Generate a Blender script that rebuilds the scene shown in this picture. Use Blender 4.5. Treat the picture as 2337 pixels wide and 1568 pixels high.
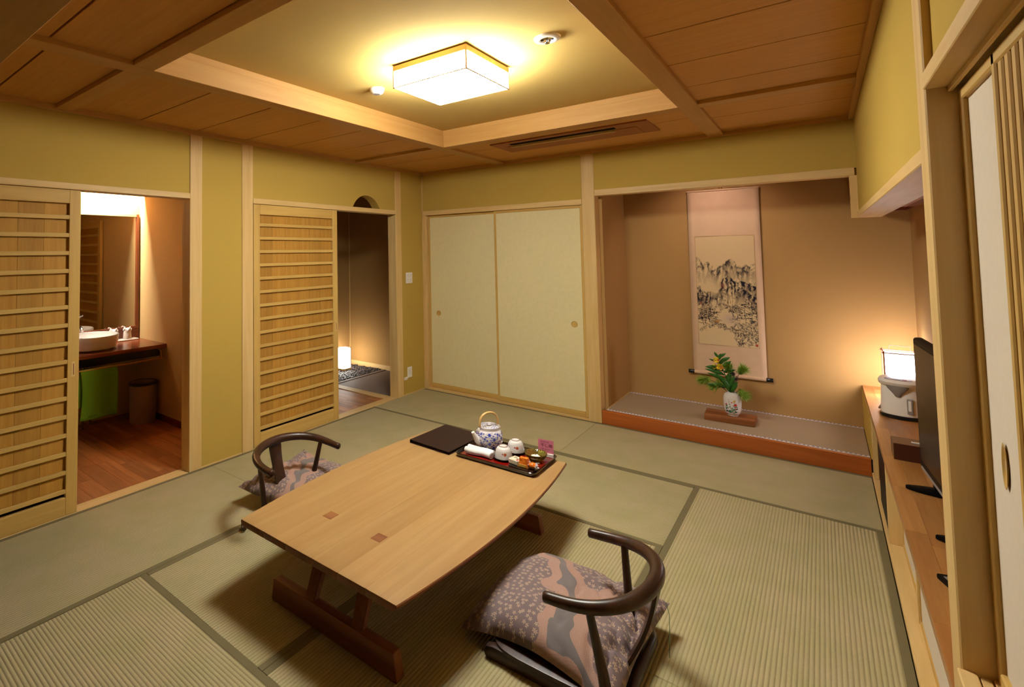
import bpy, bmesh, math, random
import numpy as np
from mathutils import Vector, Matrix, noise as mnoise

for o in list(bpy.data.objects):
    bpy.data.objects.remove(o, do_unlink=True)
SC = bpy.context.scene
COL = SC.collection
random.seed(7)
rng = np.random.default_rng(11)

# ------------------------------------------------------------------ camera
IW, IH = 2337.0, 1568.0
CAM_LOC = (3.4455, -4.8554, 1.5402)
YAW, PITCH, ROLL = math.radians(41.082), math.radians(2.7009), math.radians(-0.7267)
FPX, PX, PY = 1176.53, 846.22, 522.28
f_ = Vector((-math.sin(YAW)*math.cos(PITCH), math.cos(YAW)*math.cos(PITCH), math.sin(PITCH)))
r_ = Vector((math.cos(YAW), math.sin(YAW), 0))
u_ = r_.cross(f_)
r2 = r_*math.cos(ROLL) + u_*math.sin(ROLL)
u2 = -r_*math.sin(ROLL) + u_*math.cos(ROLL)
cd = bpy.data.cameras.new('camera')
cam = bpy.data.objects.new('camera', cd)
COL.objects.link(cam)
M = Matrix((( r2.x, u2.x, -f_.x, CAM_LOC[0]), (r2.y, u2.y, -f_.y, CAM_LOC[1]), (r2.z, u2.z, -f_.z, CAM_LOC[2]), (0, 0, 0, 1)))
cam.matrix_world = M
cd.sensor_fit = 'HORIZONTAL'
cd.sensor_width = 36.0
cd.lens = 36.0*FPX/IW
cd.shift_x = (IW/2-PX)/IW
cd.shift_y = (PY-IH/2)/IW
cd.clip_start = 0.02
SC.camera = cam

# ------------------------------------------------------------------ world, view
w = bpy.data.worlds.new('night'); SC.world = w; w.use_nodes = True
w.node_tree.nodes['Background'].inputs[0].default_value = (0.010, 0.009, 0.008, 1)
w.node_tree.nodes['Background'].inputs[1].default_value = 0.3
SC.view_settings.view_transform = 'Standard'
SC.view_settings.look = 'None'
SC.view_settings.exposure = 0.0
SC.view_settings.gamma = 1.0
SC.view_settings.use_curve_mapping = False

# lamp strengths (emission of the paper shades, spots)
CEIL_LAMP = 90.0
CEIL_COL = (0.98, 1.0, 0.94)
ALCOVE_LAMP = 23.0
ALCOVE_COL = (0.98, 0.96, 1.08)
LANTERN = 19.0
LANTERN_COL = (1.0, 0.95, 0.85)
TOKO_W, TOKO_COL = 24.0, (1.0, 0.76, 0.70)
WASH_W, WASH_COL = 620.0, (1.0, 0.93, 0.80)

# ------------------------------------------------------------------ materials
ALB = 0.80     # overall reflectance of the room's surfaces
def lin(c, k=None):
    out = []
    k = ALB if k is None else k
    for v in c[:3]:
        v = v/255.0
        out.append(v/12.92 if v <= 0.04045 else ((v+0.055)/1.055)**2.4)
    return (*[v*k for v in out], 1.0)

def mk(name):
    m = bpy.data.materials.new(name); m.use_nodes = True
    nt = m.node_tree
    b = nt.nodes['Principled BSDF']
    return m, nt, b

def N(nt, t, **kw):
    n = nt.nodes.new(t)
    for k, v in kw.items():
        setattr(n, k, v)
    return n

def ramp(nt, stops, interp='LINEAR'):
    r = N(nt, 'ShaderNodeValToRGB')
    cr = r.color_ramp; cr.interpolation = interp
    while len(cr.elements) < len(stops):
        cr.elements.new(0.5)
    for e, (p, c) in zip(cr.elements, stops):
        e.position = p; e.color = c
    return r

def plain(name, c, rough=0.5, metal=0.0, spec=0.5, noise=0.0, nscale=40, bump=0.0, coat=0.0, trans=0.0, alb=None):
    m, nt, b = mk(name)
    b.inputs['Roughness'].default_value = rough
    b.inputs['Metallic'].default_value = metal
    b.inputs['Specular IOR Level'].default_value = spec
    b.inputs['Coat Weight'].default_value = coat
    b.inputs['Transmission Weight'].default_value = trans
    c = lin(c, alb)
    tc = N(nt, 'ShaderNodeTexCoord')
    n = N(nt, 'ShaderNodeTexNoise'); n.inputs['Scale'].default_value = nscale; n.inputs['Detail'].default_value = 4
    nt.links.new(tc.outputs['Object'], n.inputs['Vector'])
    lo = tuple(max(0, v*(1-noise)) for v in c[:3])+(1,)
    hi = tuple(min(1, v*(1+noise)) for v in c[:3])+(1,)
    r = ramp(nt, [(0.3, lo), (0.7, hi)])
    nt.links.new(n.outputs['Fac'], r.inputs['Fac'])
    nt.links.new(r.outputs['Color'], b.inputs['Base Color'])
    if bump:
        bp = N(nt, 'ShaderNodeBump'); bp.inputs['Strength'].default_value = bump; bp.inputs['Distance'].default_value = 0.002
        nt.links.new(n.outputs['Fac'], bp.inputs['Height'])
        nt.links.new(bp.outputs['Normal'], b.inputs['Normal'])
    return m

_wood = {}
def wood(key, c1, c2, axis='x', scale=1.0, rough=0.5, spec=0.35, coat=0.0, var=0.10, bump=0.06, alb=None):
    k = (key, axis)
    if k in _wood:
        return _wood[k]
    m, nt, b = mk(key+'_'+axis)
    b.inputs['Roughness'].default_value = rough
    b.inputs['Specular IOR Level'].default_value = spec
    b.inputs['Coat Weight'].default_value = coat
    b.inputs['Coat Roughness'].default_value = 0.2
    tc = N(nt, 'ShaderNodeTexCoord'); oi = N(nt, 'ShaderNodeObjectInfo')
    ml = N(nt, 'ShaderNodeMath', operation='MULTIPLY'); ml.inputs[1].default_value = 37.0
    nt.links.new(oi.outputs['Random'], ml.inputs[0])
    ad = N(nt, 'ShaderNodeVectorMath', operation='ADD')
    cb = N(nt, 'ShaderNodeCombineXYZ')
    for i in range(3):
        nt.links.new(ml.outputs[0], cb.inputs[i])
    nt.links.new(tc.outputs['Object'], ad.inputs[0]); nt.links.new(cb.outputs[0], ad.inputs[1])
    mp = N(nt, 'ShaderNodeMapping')
    s = [22.0*scale]*3; s['xyz'.index(axis)] = 1.1*scale
    mp.inputs['Scale'].default_value = s
    nt.links.new(ad.outputs[0], mp.inputs['Vector'])
    n1 = N(nt, 'ShaderNodeTexNoise'); n1.inputs['Scale'].default_value = 1.0; n1.inputs['Detail'].default_value = 3; n1.inputs['Distortion'].default_value = 0.6
    n2 = N(nt, 'ShaderNodeTexNoise'); n2.inputs['Scale'].default_value = 6.0; n2.inputs['Detail'].default_value = 2
    nt.links.new(mp.outputs[0], n1.inputs['Vector']); nt.links.new(mp.outputs[0], n2.inputs['Vector'])
    mx = N(nt, 'ShaderNodeMath', operation='MULTIPLY_ADD'); mx.inputs[1].default_value = 0.35
    nt.links.new(n2.outputs['Fac'], mx.inputs[0]); nt.links.new(n1.outputs['Fac'], mx.inputs[2])
    r = ramp(nt, [(0.45, lin(c2, alb)), (0.86, lin(c1, alb))])
    nt.links.new(mx.outputs[0], r.inputs['Fac'])
    hv = N(nt, 'ShaderNodeHueSaturation')
    mv = N(nt, 'ShaderNodeMapRange'); mv.inputs['To Min'].default_value = 1-var; mv.inputs['To Max'].default_value = 1+var
    nt.links.new(oi.outputs['Random'], mv.inputs['Value']); nt.links.new(mv.outputs[0], hv.inputs['Value'])
    nt.links.new(r.outputs['Color'], hv.inputs['Color']); nt.links.new(hv.outputs[0], b.inputs['Base Color'])
    bp = N(nt, 'ShaderNodeBump'); bp.inputs['Strength'].default_value = bump; bp.inputs['Distance'].default_value = 0.001
    nt.links.new(n2.outputs['Fac'], bp.inputs['Height']); nt.links.new(bp.outputs['Normal'], b.inputs['Normal'])
    _wood[k] = m
    return m

def hinoki(a): return wood('hinoki', (242, 206, 140), (228, 186, 114), a, 1.0, 0.5, 0.3, var=0.03)
def doorwood(a): return wood('door_hinoki', (226, 186, 104), (212, 168, 88), a, 1.0, 0.5, 0.3, var=0.03)
def cedar(a): return wood('cedar_board', (202, 150, 64), (184, 130, 50), a, 1.6, 0.6, 0.25, var=0.12)
def ceilwood(a): return wood('ceiling_cedar', (198, 144, 74), (188, 133, 65), a, 2.2, 0.6, 0.2, var=0.02, alb=1.0)
def beamwood(a): return wood('ceiling_beam', (198, 150, 84), (188, 138, 74), a, 1.4, 0.55, 0.25, var=0.02, alb=0.9)
def oak(a): return wood('table_oak', (194, 153, 98), (180, 136, 82), a, 0.9, 0.38, 0.4, coat=0.12, var=0.05)
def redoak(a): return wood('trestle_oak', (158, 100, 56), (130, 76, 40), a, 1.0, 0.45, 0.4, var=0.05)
def walnut(a): return wood('dark_stain', (78, 46, 28), (42, 24, 16), a, 1.2, 0.36, 0.4, coat=0.08, var=0.04)
def floorwood(a): return wood('floor_plank', (196, 128, 70), (150, 88, 44), a, 0.9, 0.45, 0.35, coat=0.0, var=0.22)
def counterwood(a): return wood('counter_wood', (198, 140, 76), (166, 106, 54), a, 0.8, 0.34, 0.4, coat=0.1, var=0.14)
def kamachi(a): return wood('kamachi_wood', (196, 104, 34), (168, 80, 24), a, 0.7, 0.2, 0.5, coat=0.35, var=0.02)
def vanity(a): return wood('vanity_wood', (150, 78, 40), (112, 52, 26), a, 0.8, 0.25, 0.5, coat=0.2, var=0.02)
def dboard(a): return wood('display_board', (160, 98, 52), (132, 74, 36), a, 1.0, 0.5, 0.3, var=0.02)

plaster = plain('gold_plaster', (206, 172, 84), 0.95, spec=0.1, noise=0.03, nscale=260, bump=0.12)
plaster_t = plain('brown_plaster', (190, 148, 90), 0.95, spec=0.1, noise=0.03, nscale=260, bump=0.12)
plaster_w = plain('washroom_plaster', (226, 190, 130), 0.95, spec=0.1, noise=0.03, nscale=260, bump=0.10)
cove_m = plain('cove_paper', (218, 184, 108), 0.95, spec=0.1, noise=0.02, nscale=300, bump=0.06)
fusuma_m = plain('fusuma_paper', (246, 230, 176), 0.9, spec=0.15, noise=0.025, nscale=30, bump=0.03)
white_panel = plain('white_paper', (236, 220, 196), 0.9, spec=0.15, noise=0.02, nscale=60)
porcelain = plain('porcelain', (238, 232, 226), 0.12, spec=0.6, coat=0.4, alb=0.95)
black_lac = plain('black_lacquer', (20, 12, 11), 0.14, spec=0.6, coat=0.5)
red_lac = plain('red_lacquer', (140, 18, 10), 0.16, spec=0.6, coat=0.5)
towel_m = plain('towel_cloth', (242, 238, 232), 0.95, alb=0.95, spec=0.1, noise=0.04, nscale=500, bump=0.3)
leather = plain('dark_leather', (46, 26, 22), 0.5, spec=0.3, noise=0.12, nscale=400, bump=0.2)
chrome = plain('chrome', (210, 210, 212), 0.12, metal=1.0)
plastic_w = plain('white_plastic', (238, 230, 218), 0.35, spec=0.45, alb=0.97)
plastic_g = plain('grey_plastic', (150, 140, 134), 0.4)
plastic_k = plain('black_plastic', (16, 14, 15), 0.28, spec=0.5)
tv_black = plain('tv_black', (14, 12, 13), 0.45, spec=0.08)
screen_m = plain('dark_screen', (10, 9, 11), 0.22, spec=0.06)
stone_m = plain('granite_floor', (136, 116, 104), 0.7, noise=0.35, nscale=420)
pebble_m = plain('dark_pebble', (82, 74, 74), 0.55, noise=0.4, nscale=60)
brass = plain('aged_brass', (190, 140, 60), 0.35, metal=0.8)
green_towel = plain('green_towel', (120, 170, 40), 0.95, spec=0.1, noise=0.08, nscale=600, bump=0.3)
bin_m = plain('bin_plastic', (176, 150, 128), 0.5)
bamboo = plain('bamboo_handle', (226, 184, 112), 0.4, noise=0.05, nscale=90)
leaf_m = plain('lily_leaf', (58, 118, 40), 0.45, noise=0.25, nscale=50)
pine_m = plain('pine_needle', (150, 184, 60), 0.55, noise=0.2, nscale=80)
stem_m = plain('green_stem', (70, 96, 44), 0.6, noise=0.1)
twig_m = plain('brown_twig', (72, 44, 30), 0.7, noise=0.2)
yellow_m = plain('yellow_petal', (236, 206, 40), 0.5, noise=0.08, nscale=100)
orange_p = plain('orange_petal', (220, 130, 50), 0.5, noise=0.1, nscale=100)
thistle_m = plain('dark_seed_head', (44, 24, 26), 0.8, noise=0.3, nscale=200)
orange_m = plain('orange_wrapper', (240, 128, 24), 0.35, noise=0.12, nscale=60, coat=0.3)
cream_m = plain('cream_wrapper', (244, 230, 196), 0.5, noise=0.03)
red_ink = plain('red_ink', (190, 40, 40), 0.6)
pink_card = plain('pink_card', (238, 140, 168), 0.7, noise=0.02)
ink_m = plain('card_ink', (120, 20, 44), 0.7)
glassg = plain('green_gold_glass', (206, 196, 96), 0.08, spec=0.6, trans=0.85)
clear_m = plain('clear_wrapper', (240, 236, 240), 0.15, spec=0.6, trans=0.35)
paper_mount = plain('scroll_mount', (226, 190, 152), 0.9, spec=0.1, noise=0.03, nscale=14, bump=0.05)
mirror_m = plain('mirror_glass', (205, 200, 190), 0.02, metal=1.0)
cable_m = plain('grey_cord', (196, 186, 178), 0.6)
cardw = plain('card_stand', (246, 238, 226), 0.6)
greyink = plain('print_grey', (120, 96, 92), 0.5)
seal_red = plain('seal_red', (190, 70, 56), 0.6)
dark_gap = plain('dark_gap', (30, 17, 8), 0.9, spec=0.1)

def emit(name, col, st):
    m, nt, b = mk(name)
    b.inputs['Base Color'].default_value = (0.9, 0.85, 0.75, 1)
    b.inputs['Roughness'].default_value = 0.9
    b.inputs['Emission Color'].default_value = (*col, 1)
    b.inputs['Emission Strength'].default_value = st
    return m
ceil_shade = emit('lamp_paper', CEIL_COL, CEIL_LAMP)
alc_shade = emit('alcove_lamp_paper', ALCOVE_COL, ALCOVE_LAMP)
lan_shade = emit('lantern_paper', LANTERN_COL, LANTERN)
wash_tube = emit('washroom_tube', WASH_COL, WASH_W)

def tatami_mat(axis):
    m, nt, b = mk('tatami_rush_'+axis)
    b.inputs['Roughness'].default_value = 0.8
    b.inputs['Specular IOR Level'].default_value = 0.25
    tc = N(nt, 'ShaderNodeTexCoord'); oi = N(nt, 'ShaderNodeObjectInfo')
    sep = N(nt, 'ShaderNodeSeparateXYZ'); nt.links.new(tc.outputs['Object'], sep.inputs[0])
    perp = 'Y' if axis == 'x' else 'X'
    mu = N(nt, 'ShaderNodeMath', operation='MULTIPLY'); mu.inputs[1].default_value = 2*math.pi/0.0152
    nt.links.new(sep.outputs[perp], mu.inputs[0])
    sn = N(nt, 'ShaderNodeMath', operation='SINE'); nt.links.new(mu.outputs[0], sn.inputs[0])
    ab = N(nt, 'ShaderNodeMath', operation='MULTIPLY_ADD'); ab.inputs[1].default_value = 0.5; ab.inputs[2].default_value = 0.5
    nt.links.new(sn.outputs[0], ab.inputs[0])
    pw = N(nt, 'ShaderNodeMath', operation='POWER'); pw.inputs[1].default_value = 0.45
    nt.links.new(ab.outputs[0], pw.inputs[0])
    mp = N(nt, 'ShaderNodeMapping'); mp.inputs['Scale'].default_value = (900, 60, 1) if axis == 'x' else (60, 900, 1)
    nt.links.new(tc.outputs['Object'], mp.inputs[0])
    nz = N(nt, 'ShaderNodeTexNoise'); nz.inputs['Scale'].default_value = 1.0; nz.inputs['Detail'].default_value = 2
    nt.links.new(mp.outputs[0], nz.inputs['Vector'])
    nb = N(nt, 'ShaderNodeTexNoise'); nb.inputs['Scale'].default_value = 5.0; nb.inputs['Detail'].default_value = 3
    nt.links.new(tc.outputs['Object'], nb.inputs['Vector'])
    r1 = ramp(nt, [(0.0, lin((136, 120, 84))), (0.45, lin((188, 174, 128))), (1.0, lin((198, 184, 140)))])
    nt.links.new(pw.outputs[0], r1.inputs['Fac'])
    r2_ = ramp(nt, [(0.35, lin((182, 172, 120))), (0.65, lin((200, 180, 140)))])
    nt.links.new(nb.outputs['Fac'], r2_.inputs['Fac'])
    mix = N(nt, 'ShaderNodeMixRGB', blend_type='MIX'); mix.inputs[0].default_value = 0.5
    nt.links.new(r1.outputs[0], mix.inputs[1]); nt.links.new(r2_.outputs[0], mix.inputs[2])
    ov = N(nt, 'ShaderNodeMixRGB', blend_type='MULTIPLY'); ov.inputs[0].default_value = 0.35
    r3 = ramp(nt, [(0.3, (0.55, 0.55, 0.55, 1)), (0.6, (1, 1, 1, 1))]); nt.links.new(nz.outputs['Fac'], r3.inputs['Fac'])
    nt.links.new(mix.outputs[0], ov.inputs[1]); nt.links.new(r3.outputs[0], ov.inputs[2])
    hv = N(nt, 'ShaderNodeHueSaturation'); mv = N(nt, 'ShaderNodeMapRange'); mv.inputs['To Min'].default_value = 0.95; mv.inputs['To Max'].default_value = 1.05
    nt.links.new(oi.outputs['Random'], mv.inputs['Value']); nt.links.new(mv.outputs[0], hv.inputs['Value'])
    nt.links.new(ov.outputs[0], hv.inputs['Color']); nt.links.new(hv.outputs[0], b.inputs['Base Color'])
    bp = N(nt, 'ShaderNodeBump'); bp.inputs['Strength'].default_value = 0.7; bp.inputs['Distance'].default_value = 0.004
    nt.links.new(pw.outputs[0], bp.inputs['Height']); nt.links.new(bp.outputs['Normal'], b.inputs['Normal'])
    return m
TAT = {'x': tatami_mat('x'), 'y': tatami_mat('y')}

def heri_mat():
    m, nt, b = mk('mat_border_cloth')
    b.inputs['Roughness'].default_value = 0.8; b.inputs['Specular IOR Level'].default_value = 0.2
    tc = N(nt, 'ShaderNodeTexCoord')
    mp = N(nt, 'ShaderNodeMapping'); mp.inputs['Scale'].default_value = (260, 260, 1)
    mp.inputs['Rotation'].default_value = (0, 0, 0.78)
    nt.links.new(tc.outputs['Object'], mp.inputs[0])
    ck = N(nt, 'ShaderNodeTexChecker'); ck.inputs['Scale'].default_value = 1.0
    ck.inputs['Color1'].default_value = lin((134, 122, 86)); ck.inputs['Color2'].default_value = lin((114, 104, 74))
    nt.links.new(mp.outputs[0], ck.inputs['Vector']); nt.links.new(ck.outputs[0], b.inputs['Base Color'])
    return m
HERI = heri_mat()

def toko_heri_mat():
    m, nt, b = mk('alcove_border_cloth')
    b.inputs['Roughness'].default_value = 0.8
    tc = N(nt, 'ShaderNodeTexCoord')
    mp = N(nt, 'ShaderNodeMapping'); mp.inputs['Scale'].default_value = (40, 40, 40)
    nt.links.new(tc.outputs['Object'], mp.inputs[0])
    vo = N(nt, 'ShaderNodeTexVoronoi'); vo.inputs['Scale'].default_value = 1.0; vo.inputs['Randomness'].default_value = 0.15
    nt.links.new(mp.outputs[0], vo.inputs['Vector'])
    r = ramp(nt, [(0.0, lin((70, 60, 110))), (0.30, lin((84, 72, 124))), (0.34, lin((226, 216, 214))), (0.62, lin((232, 222, 216))), (0.68, lin((120, 104, 130)))], 'LINEAR')
    nt.links.new(vo.outputs['Distance'], r.inputs['Fac']); nt.links.new(r.outputs[0], b.inputs['Base Color'])
    return m
THERI = toko_heri_mat()
toko_mat_m = plain('alcove_mat', (170, 146, 114), 0.85, spec=0.2, noise=0.10, nscale=220, bump=0.15)

def attr_mat(name, attr='paint', rough=0.8, spec=0.2, coat=0.0):
    m, nt, b = mk(name)
    b.inputs['Roughness'].default_value = rough; b.inputs['Specular IOR Level'].default_value = spec
    b.inputs['Coat Weight'].default_value = coat
    a = N(nt, 'ShaderNodeAttribute'); a.attribute_name = attr
    nt.links.new(a.outputs['Color'], b.inputs['Base Color'])
    return m
paint_paper = attr_mat('ink_painting', rough=0.9, spec=0.1)
paint_china = attr_mat('painted_china', rough=0.12, spec=0.6, coat=0.4)

def cushion_mat():
    m, nt, b = mk('cushion_brocade')
    b.inputs['Roughness'].default_value = 0.75; b.inputs['Specular IOR Level'].default_value = 0.25
    b.inputs['Sheen Weight'].default_value = 0.15
    tc = N(nt, 'ShaderNodeTexCoord')
    nz = N(nt, 'ShaderNodeTexNoise'); nz.inputs['Scale'].default_value = 5.5; nz.inputs['Detail'].default_value = 1.0
    nt.links.new(tc.outputs['Object'], nz.inputs['Vector'])
    sep = N(nt, 'ShaderNodeSeparateXYZ'); nt.links.new(tc.outputs['Object'], sep.inputs[0])
    a0 = N(nt, 'ShaderNodeMath', operation='MULTIPLY_ADD'); a0.inputs[1].default_value = 0.55
    nt.links.new(sep.outputs['Y'], a0.inputs[0]); nt.links.new(sep.outputs['X'], a0.inputs[2])
    a1 = N(nt, 'ShaderNodeMath', operation='MULTIPLY_ADD'); a1.inputs[1].default_value = 0.62
    nt.links.new(nz.outputs['Fac'], a1.inputs[0]); nt.links.new(a0.outputs[0], a1.inputs[2])
    mr = N(nt, 'ShaderNodeMapRange'); mr.inputs['From Min'].default_value = -0.15; mr.inputs['From Max'].default_value = 0.80
    nt.links.new(a1.outputs[0], mr.inputs['Value'])
    PUR = lin((132, 112, 112)); BEI = lin((204, 164, 146)); GRY = lin((126, 116, 114))
    r = ramp(nt, [(0.0, PUR), (0.36, BEI), (0.46, GRY), (0.55, BEI), (0.66, PUR)], 'CONSTANT')
    nt.links.new(mr.outputs[0], r.inputs['Fac'])
    isp = ramp(nt, [(0.0, (1, 1, 1, 1)), (0.36, (0, 0, 0, 1)), (0.46, (0, 0, 0, 1)), (0.55, (0, 0, 0, 1)), (0.66, (1, 1, 1, 1))], 'CONSTANT')
    nt.links.new(mr.outputs[0], isp.inputs['Fac'])
    isb = ramp(nt, [(0.0, (0, 0, 0, 1)), (0.36, (1, 1, 1, 1)), (0.46, (0, 0, 0, 1)), (0.55, (1, 1, 1, 1)), (0.66, (0, 0, 0, 1))], 'CONSTANT')
    nt.links.new(mr.outputs[0], isb.inputs['Fac'])
    # small five-petal blossoms: cells around cells
    v1 = N(nt, 'ShaderNodeTexVoronoi'); v1.inputs['Scale'].default_value = 46; v1.inputs['Randomness'].default_value = 0.8
    v1.voronoi_dimensions = '2D'
    nt.links.new(tc.outputs['Object'], v1.inputs['Vector'])
    sb = N(nt, 'ShaderNodeVectorMath', operation='SUBTRACT'); nt.links.new(tc.outputs['Object'], sb.inputs[0]); nt.links.new(v1.outputs['Position'], sb.inputs[1])
    sx = N(nt, 'ShaderNodeSeparateXYZ'); nt.links.new(sb.outputs[0], sx.inputs[0])
    at_ = N(nt, 'ShaderNodeMath', operation='ARCTAN2'); nt.links.new(sx.outputs['Y'], at_.inputs[0]); nt.links.new(sx.outputs['X'], at_.inputs[1])
    a5 = N(nt, 'ShaderNodeMath', operation='MULTIPLY'); a5.inputs[1].default_value = 5.0; nt.links.new(at_.outputs[0], a5.inputs[0])
    c5 = N(nt, 'ShaderNodeMath', operation='COSINE'); nt.links.new(a5.outputs[0], c5.inputs[0])
    rr5 = N(nt, 'ShaderNodeMath', operation='MULTIPLY_ADD'); rr5.inputs[1].default_value = 0.13; rr5.inputs[2].default_value = 0.22; nt.links.new(c5.outputs[0], rr5.inputs[0])
    lt = N(nt, 'ShaderNodeMath', operation='LESS_THAN'); nt.links.new(v1.outputs['Distance'], lt.inputs[0]); nt.links.new(rr5.outputs[0], lt.inputs[1])
    gt = N(nt, 'ShaderNodeMath', operation='GREATER_THAN'); gt.inputs[1].default_value = 0.07; nt.links.new(v1.outputs['Distance'], gt.inputs[0])
    k = N(nt, 'ShaderNodeMath', operation='MULTIPLY'); nt.links.new(lt.outputs[0], k.inputs[0]); nt.links.new(gt.outputs[0], k.inputs[1])
    k2 = N(nt, 'ShaderNodeMath', operation='MULTIPLY'); nt.links.new(k.outputs[0], k2.inputs[0]); nt.links.new(isp.outputs[0], k2.inputs[1])
    mix = N(nt, 'ShaderNodeMixRGB'); nt.links.new(k2.outputs[0], mix.inputs[0]); nt.links.new(r.outputs[0], mix.inputs[1])
    mix.inputs[2].default_value = lin((206, 176, 148))
    # woven key pattern on the beige areas
    bk = N(nt, 'ShaderNodeTexBrick'); bk.inputs['Scale'].default_value = 1.0
    mp = N(nt, 'ShaderNodeMapping'); mp.inputs['Scale'].default_value = (60, 60, 60); mp.inputs['Rotation'].default_value = (0, 0, 0.6)
    nt.links.new(tc.outputs['Object'], mp.inputs[0]); nt.links.new(mp.outputs[0], bk.inputs['Vector'])
    bk.inputs['Color1'].default_value = (1, 1, 1, 1); bk.inputs['Color2'].default_value = (0.86, 0.86, 0.86, 1); bk.inputs['Mortar'].default_value = (0.74, 0.70, 0.68, 1)
    bk.inputs['Mortar Size'].default_value = 0.08
    mm = N(nt, 'ShaderNodeMixRGB', blend_type='MULTIPLY'); nt.links.new(isb.outputs[0], mm.inputs[0])
    nt.links.new(mix.outputs[0], mm.inputs[1]); nt.links.new(bk.outputs[0], mm.inputs[2])
    nt.links.new(mm.outputs[0], b.inputs['Base Color'])
    wv = N(nt, 'ShaderNodeTexNoise'); wv.inputs['Scale'].default_value = 700; nt.links.new(tc.outputs['Object'], wv.inputs['Vector'])
    bp = N(nt, 'ShaderNodeBump'); bp.inputs['Strength'].default_value = 0.15; bp.inputs['Distance'].default_value = 0.001
    nt.links.new(wv.outputs['Fac'], bp.inputs['Height']); nt.links.new(bp.outputs['Normal'], b.inputs['Normal'])
    return m
CUSH = cushion_mat()

# ------------------------------------------------------------------ builders
def wl(o):
    v = Vector((0, 0, 0))
    while o is not None:
        v = v + o.location; o = o.parent
    return v

def link(name, me, mat=None, parent=None, loc=(0, 0, 0), rot=(0, 0, 0), local=False):
    o = bpy.data.objects.new(name, me); COL.objects.link(o)
    if mat is not None and me is not None and not me.materials:
        me.materials.append(mat)
    if parent is not None:
        o.parent = parent
        o.location = Vector(loc) if local else Vector(loc)-wl(parent)
    else:
        o.location = loc
    o.rotation_euler = rot
    return o

def tag(o, label=None, cat=None, group=None, kind=None):
    if label: o['label'] = label
    if cat: o['category'] = cat
    if group: o['group'] = group
    if kind: o['kind'] = kind
    return o

def thing(name, label, cat, loc=(0, 0, 0), rz=0.0, group=None, kind=None):
    o = bpy.data.objects.new(name, None); COL.objects.link(o)
    o.location = loc; o.rotation_euler = (0, 0, rz); o.empty_display_size = 0.05
    return tag(o, label, cat, group, kind)

def smooth(me, ang=40):
    me.shade_smooth()
    try:
        me.set_sharp_from_angle(angle=math.radians(ang))
    except Exception:
        pass

_boxcache = {}
def box_me(name, dx, dy, dz, bev=0.0015, seg=1):
    k = (name, round(dx, 5), round(dy, 5), round(dz, 5), bev, seg)
    bm = bmesh.new()
    bmesh.ops.create_cube(bm, size=1.0)
    bmesh.ops.scale(bm, vec=(dx, dy, dz), verts=bm.verts)
    if bev > 0:
        bmesh.ops.bevel(bm, geom=list(bm.edges), offset=min(bev, 0.45*min(dx, dy, dz)), segments=seg, affect='EDGES', profile=0.5)
    me = bpy.data.meshes.new(name); bm.to_mesh(me); bm.free()
    return me

def box(name, x0, x1, y0, y1, z0, z1, mat, parent=None, bev=0.0015, local=False, seg=1):
    if x0 > x1: x0, x1 = x1, x0
    if y0 > y1: y0, y1 = y1, y0
    me = box_me(name, x1-x0, y1-y0, z1-z0, bev, seg)
    return link(name, me, mat, parent, ((x0+x1)/2, (y0+y1)/2, (z0+z1)/2), local=local)

def copyo(src, loc, parent=None, local=False):
    o = src.copy(); COL.objects.link(o)
    if parent is not None:
        o.parent = parent
        o.location = Vector(loc) if local else Vector(loc)-wl(parent)
    else:
        o.location = loc
    return o

def lathe_bm(prof, seg=40, cap0=True, cap1=True):
    bm = bmesh.new(); rings = []
    for r, z in prof:
        ring = [bm.verts.new((r*math.cos(2*math.pi*i/seg), r*math.sin(2*math.pi*i/seg), z)) for i in range(seg)]
        rings.append(ring)
    for a, b in zip(rings[:-1], rings[1:]):
        for i in range(seg):
            j = (i+1) % seg
            bm.faces.new((a[i], a[j], b[j], b[i]))
    if cap0: bm.faces.new(list(reversed(rings[0])))
    if cap1: bm.faces.new(rings[-1])
    return bm

def tome(name, bm, sm=True, ang=40):
    bmesh.ops.recalc_face_normals(bm, faces=bm.faces)
    me = bpy.data.meshes.new(name); bm.to_mesh(me); bm.free()
    if sm: smooth(me, ang)
    return me

def lathe(name, prof, mat, parent=None, loc=(0, 0, 0), seg=40, cap0=True, cap1=True, local=False, ang=40):
    return link(name, tome(name, lathe_bm(prof, seg, cap0, cap1), True, ang), mat, parent, loc, local=local)

def tube_bm(pts, rad, seg=10, bm=None, flat=None):
    """sweep a circle (or ellipse) along pts; rad number or list"""
    bm = bm or bmesh.new()
    P = [Vector(p) for p in pts]; n = len(P)
    R = rad if isinstance(rad, (list, tuple)) else [rad]*n
    up = Vector((0, 0, 1)); prev = None; rings = []
    for i in range(n):
        t = (P[min(i+1, n-1)]-P[max(i-1, 0)]).normalized()
        if prev is None:
            a = t.cross(up)
            if a.length < 1e-3: a = t.cross(Vector((1, 0, 0)))
            a.normalize()
        else:
            a = (prev - t*prev.dot(t)).normalized()
        b = t.cross(a).normalized(); prev = a
        fx = flat or (1, 1)
        rings.append([bm.verts.new(P[i]+a*R[i]*fx[0]*math.cos(2*math.pi*k/seg)+b*R[i]*fx[1]*math.sin(2*math.pi*k/seg)) for k in range(seg)])
    for ra, rb in zip(rings[:-1], rings[1:]):
        for k in range(seg):
            j = (k+1) % seg
            bm.faces.new((ra[k], ra[j], rb[j], rb[k]))
    bm.faces.new(list(reversed(rings[0]))); bm.faces.new(rings[-1])
    return bm

def tube(name, pts, rad, mat, parent=None, seg=10, local=True, flat=None, ang=60):
    return link(name, tome(name, tube_bm(pts, rad, seg, flat=flat), True, ang), mat, parent, (0, 0, 0) if local else (0, 0, 0), local=True)

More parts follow.
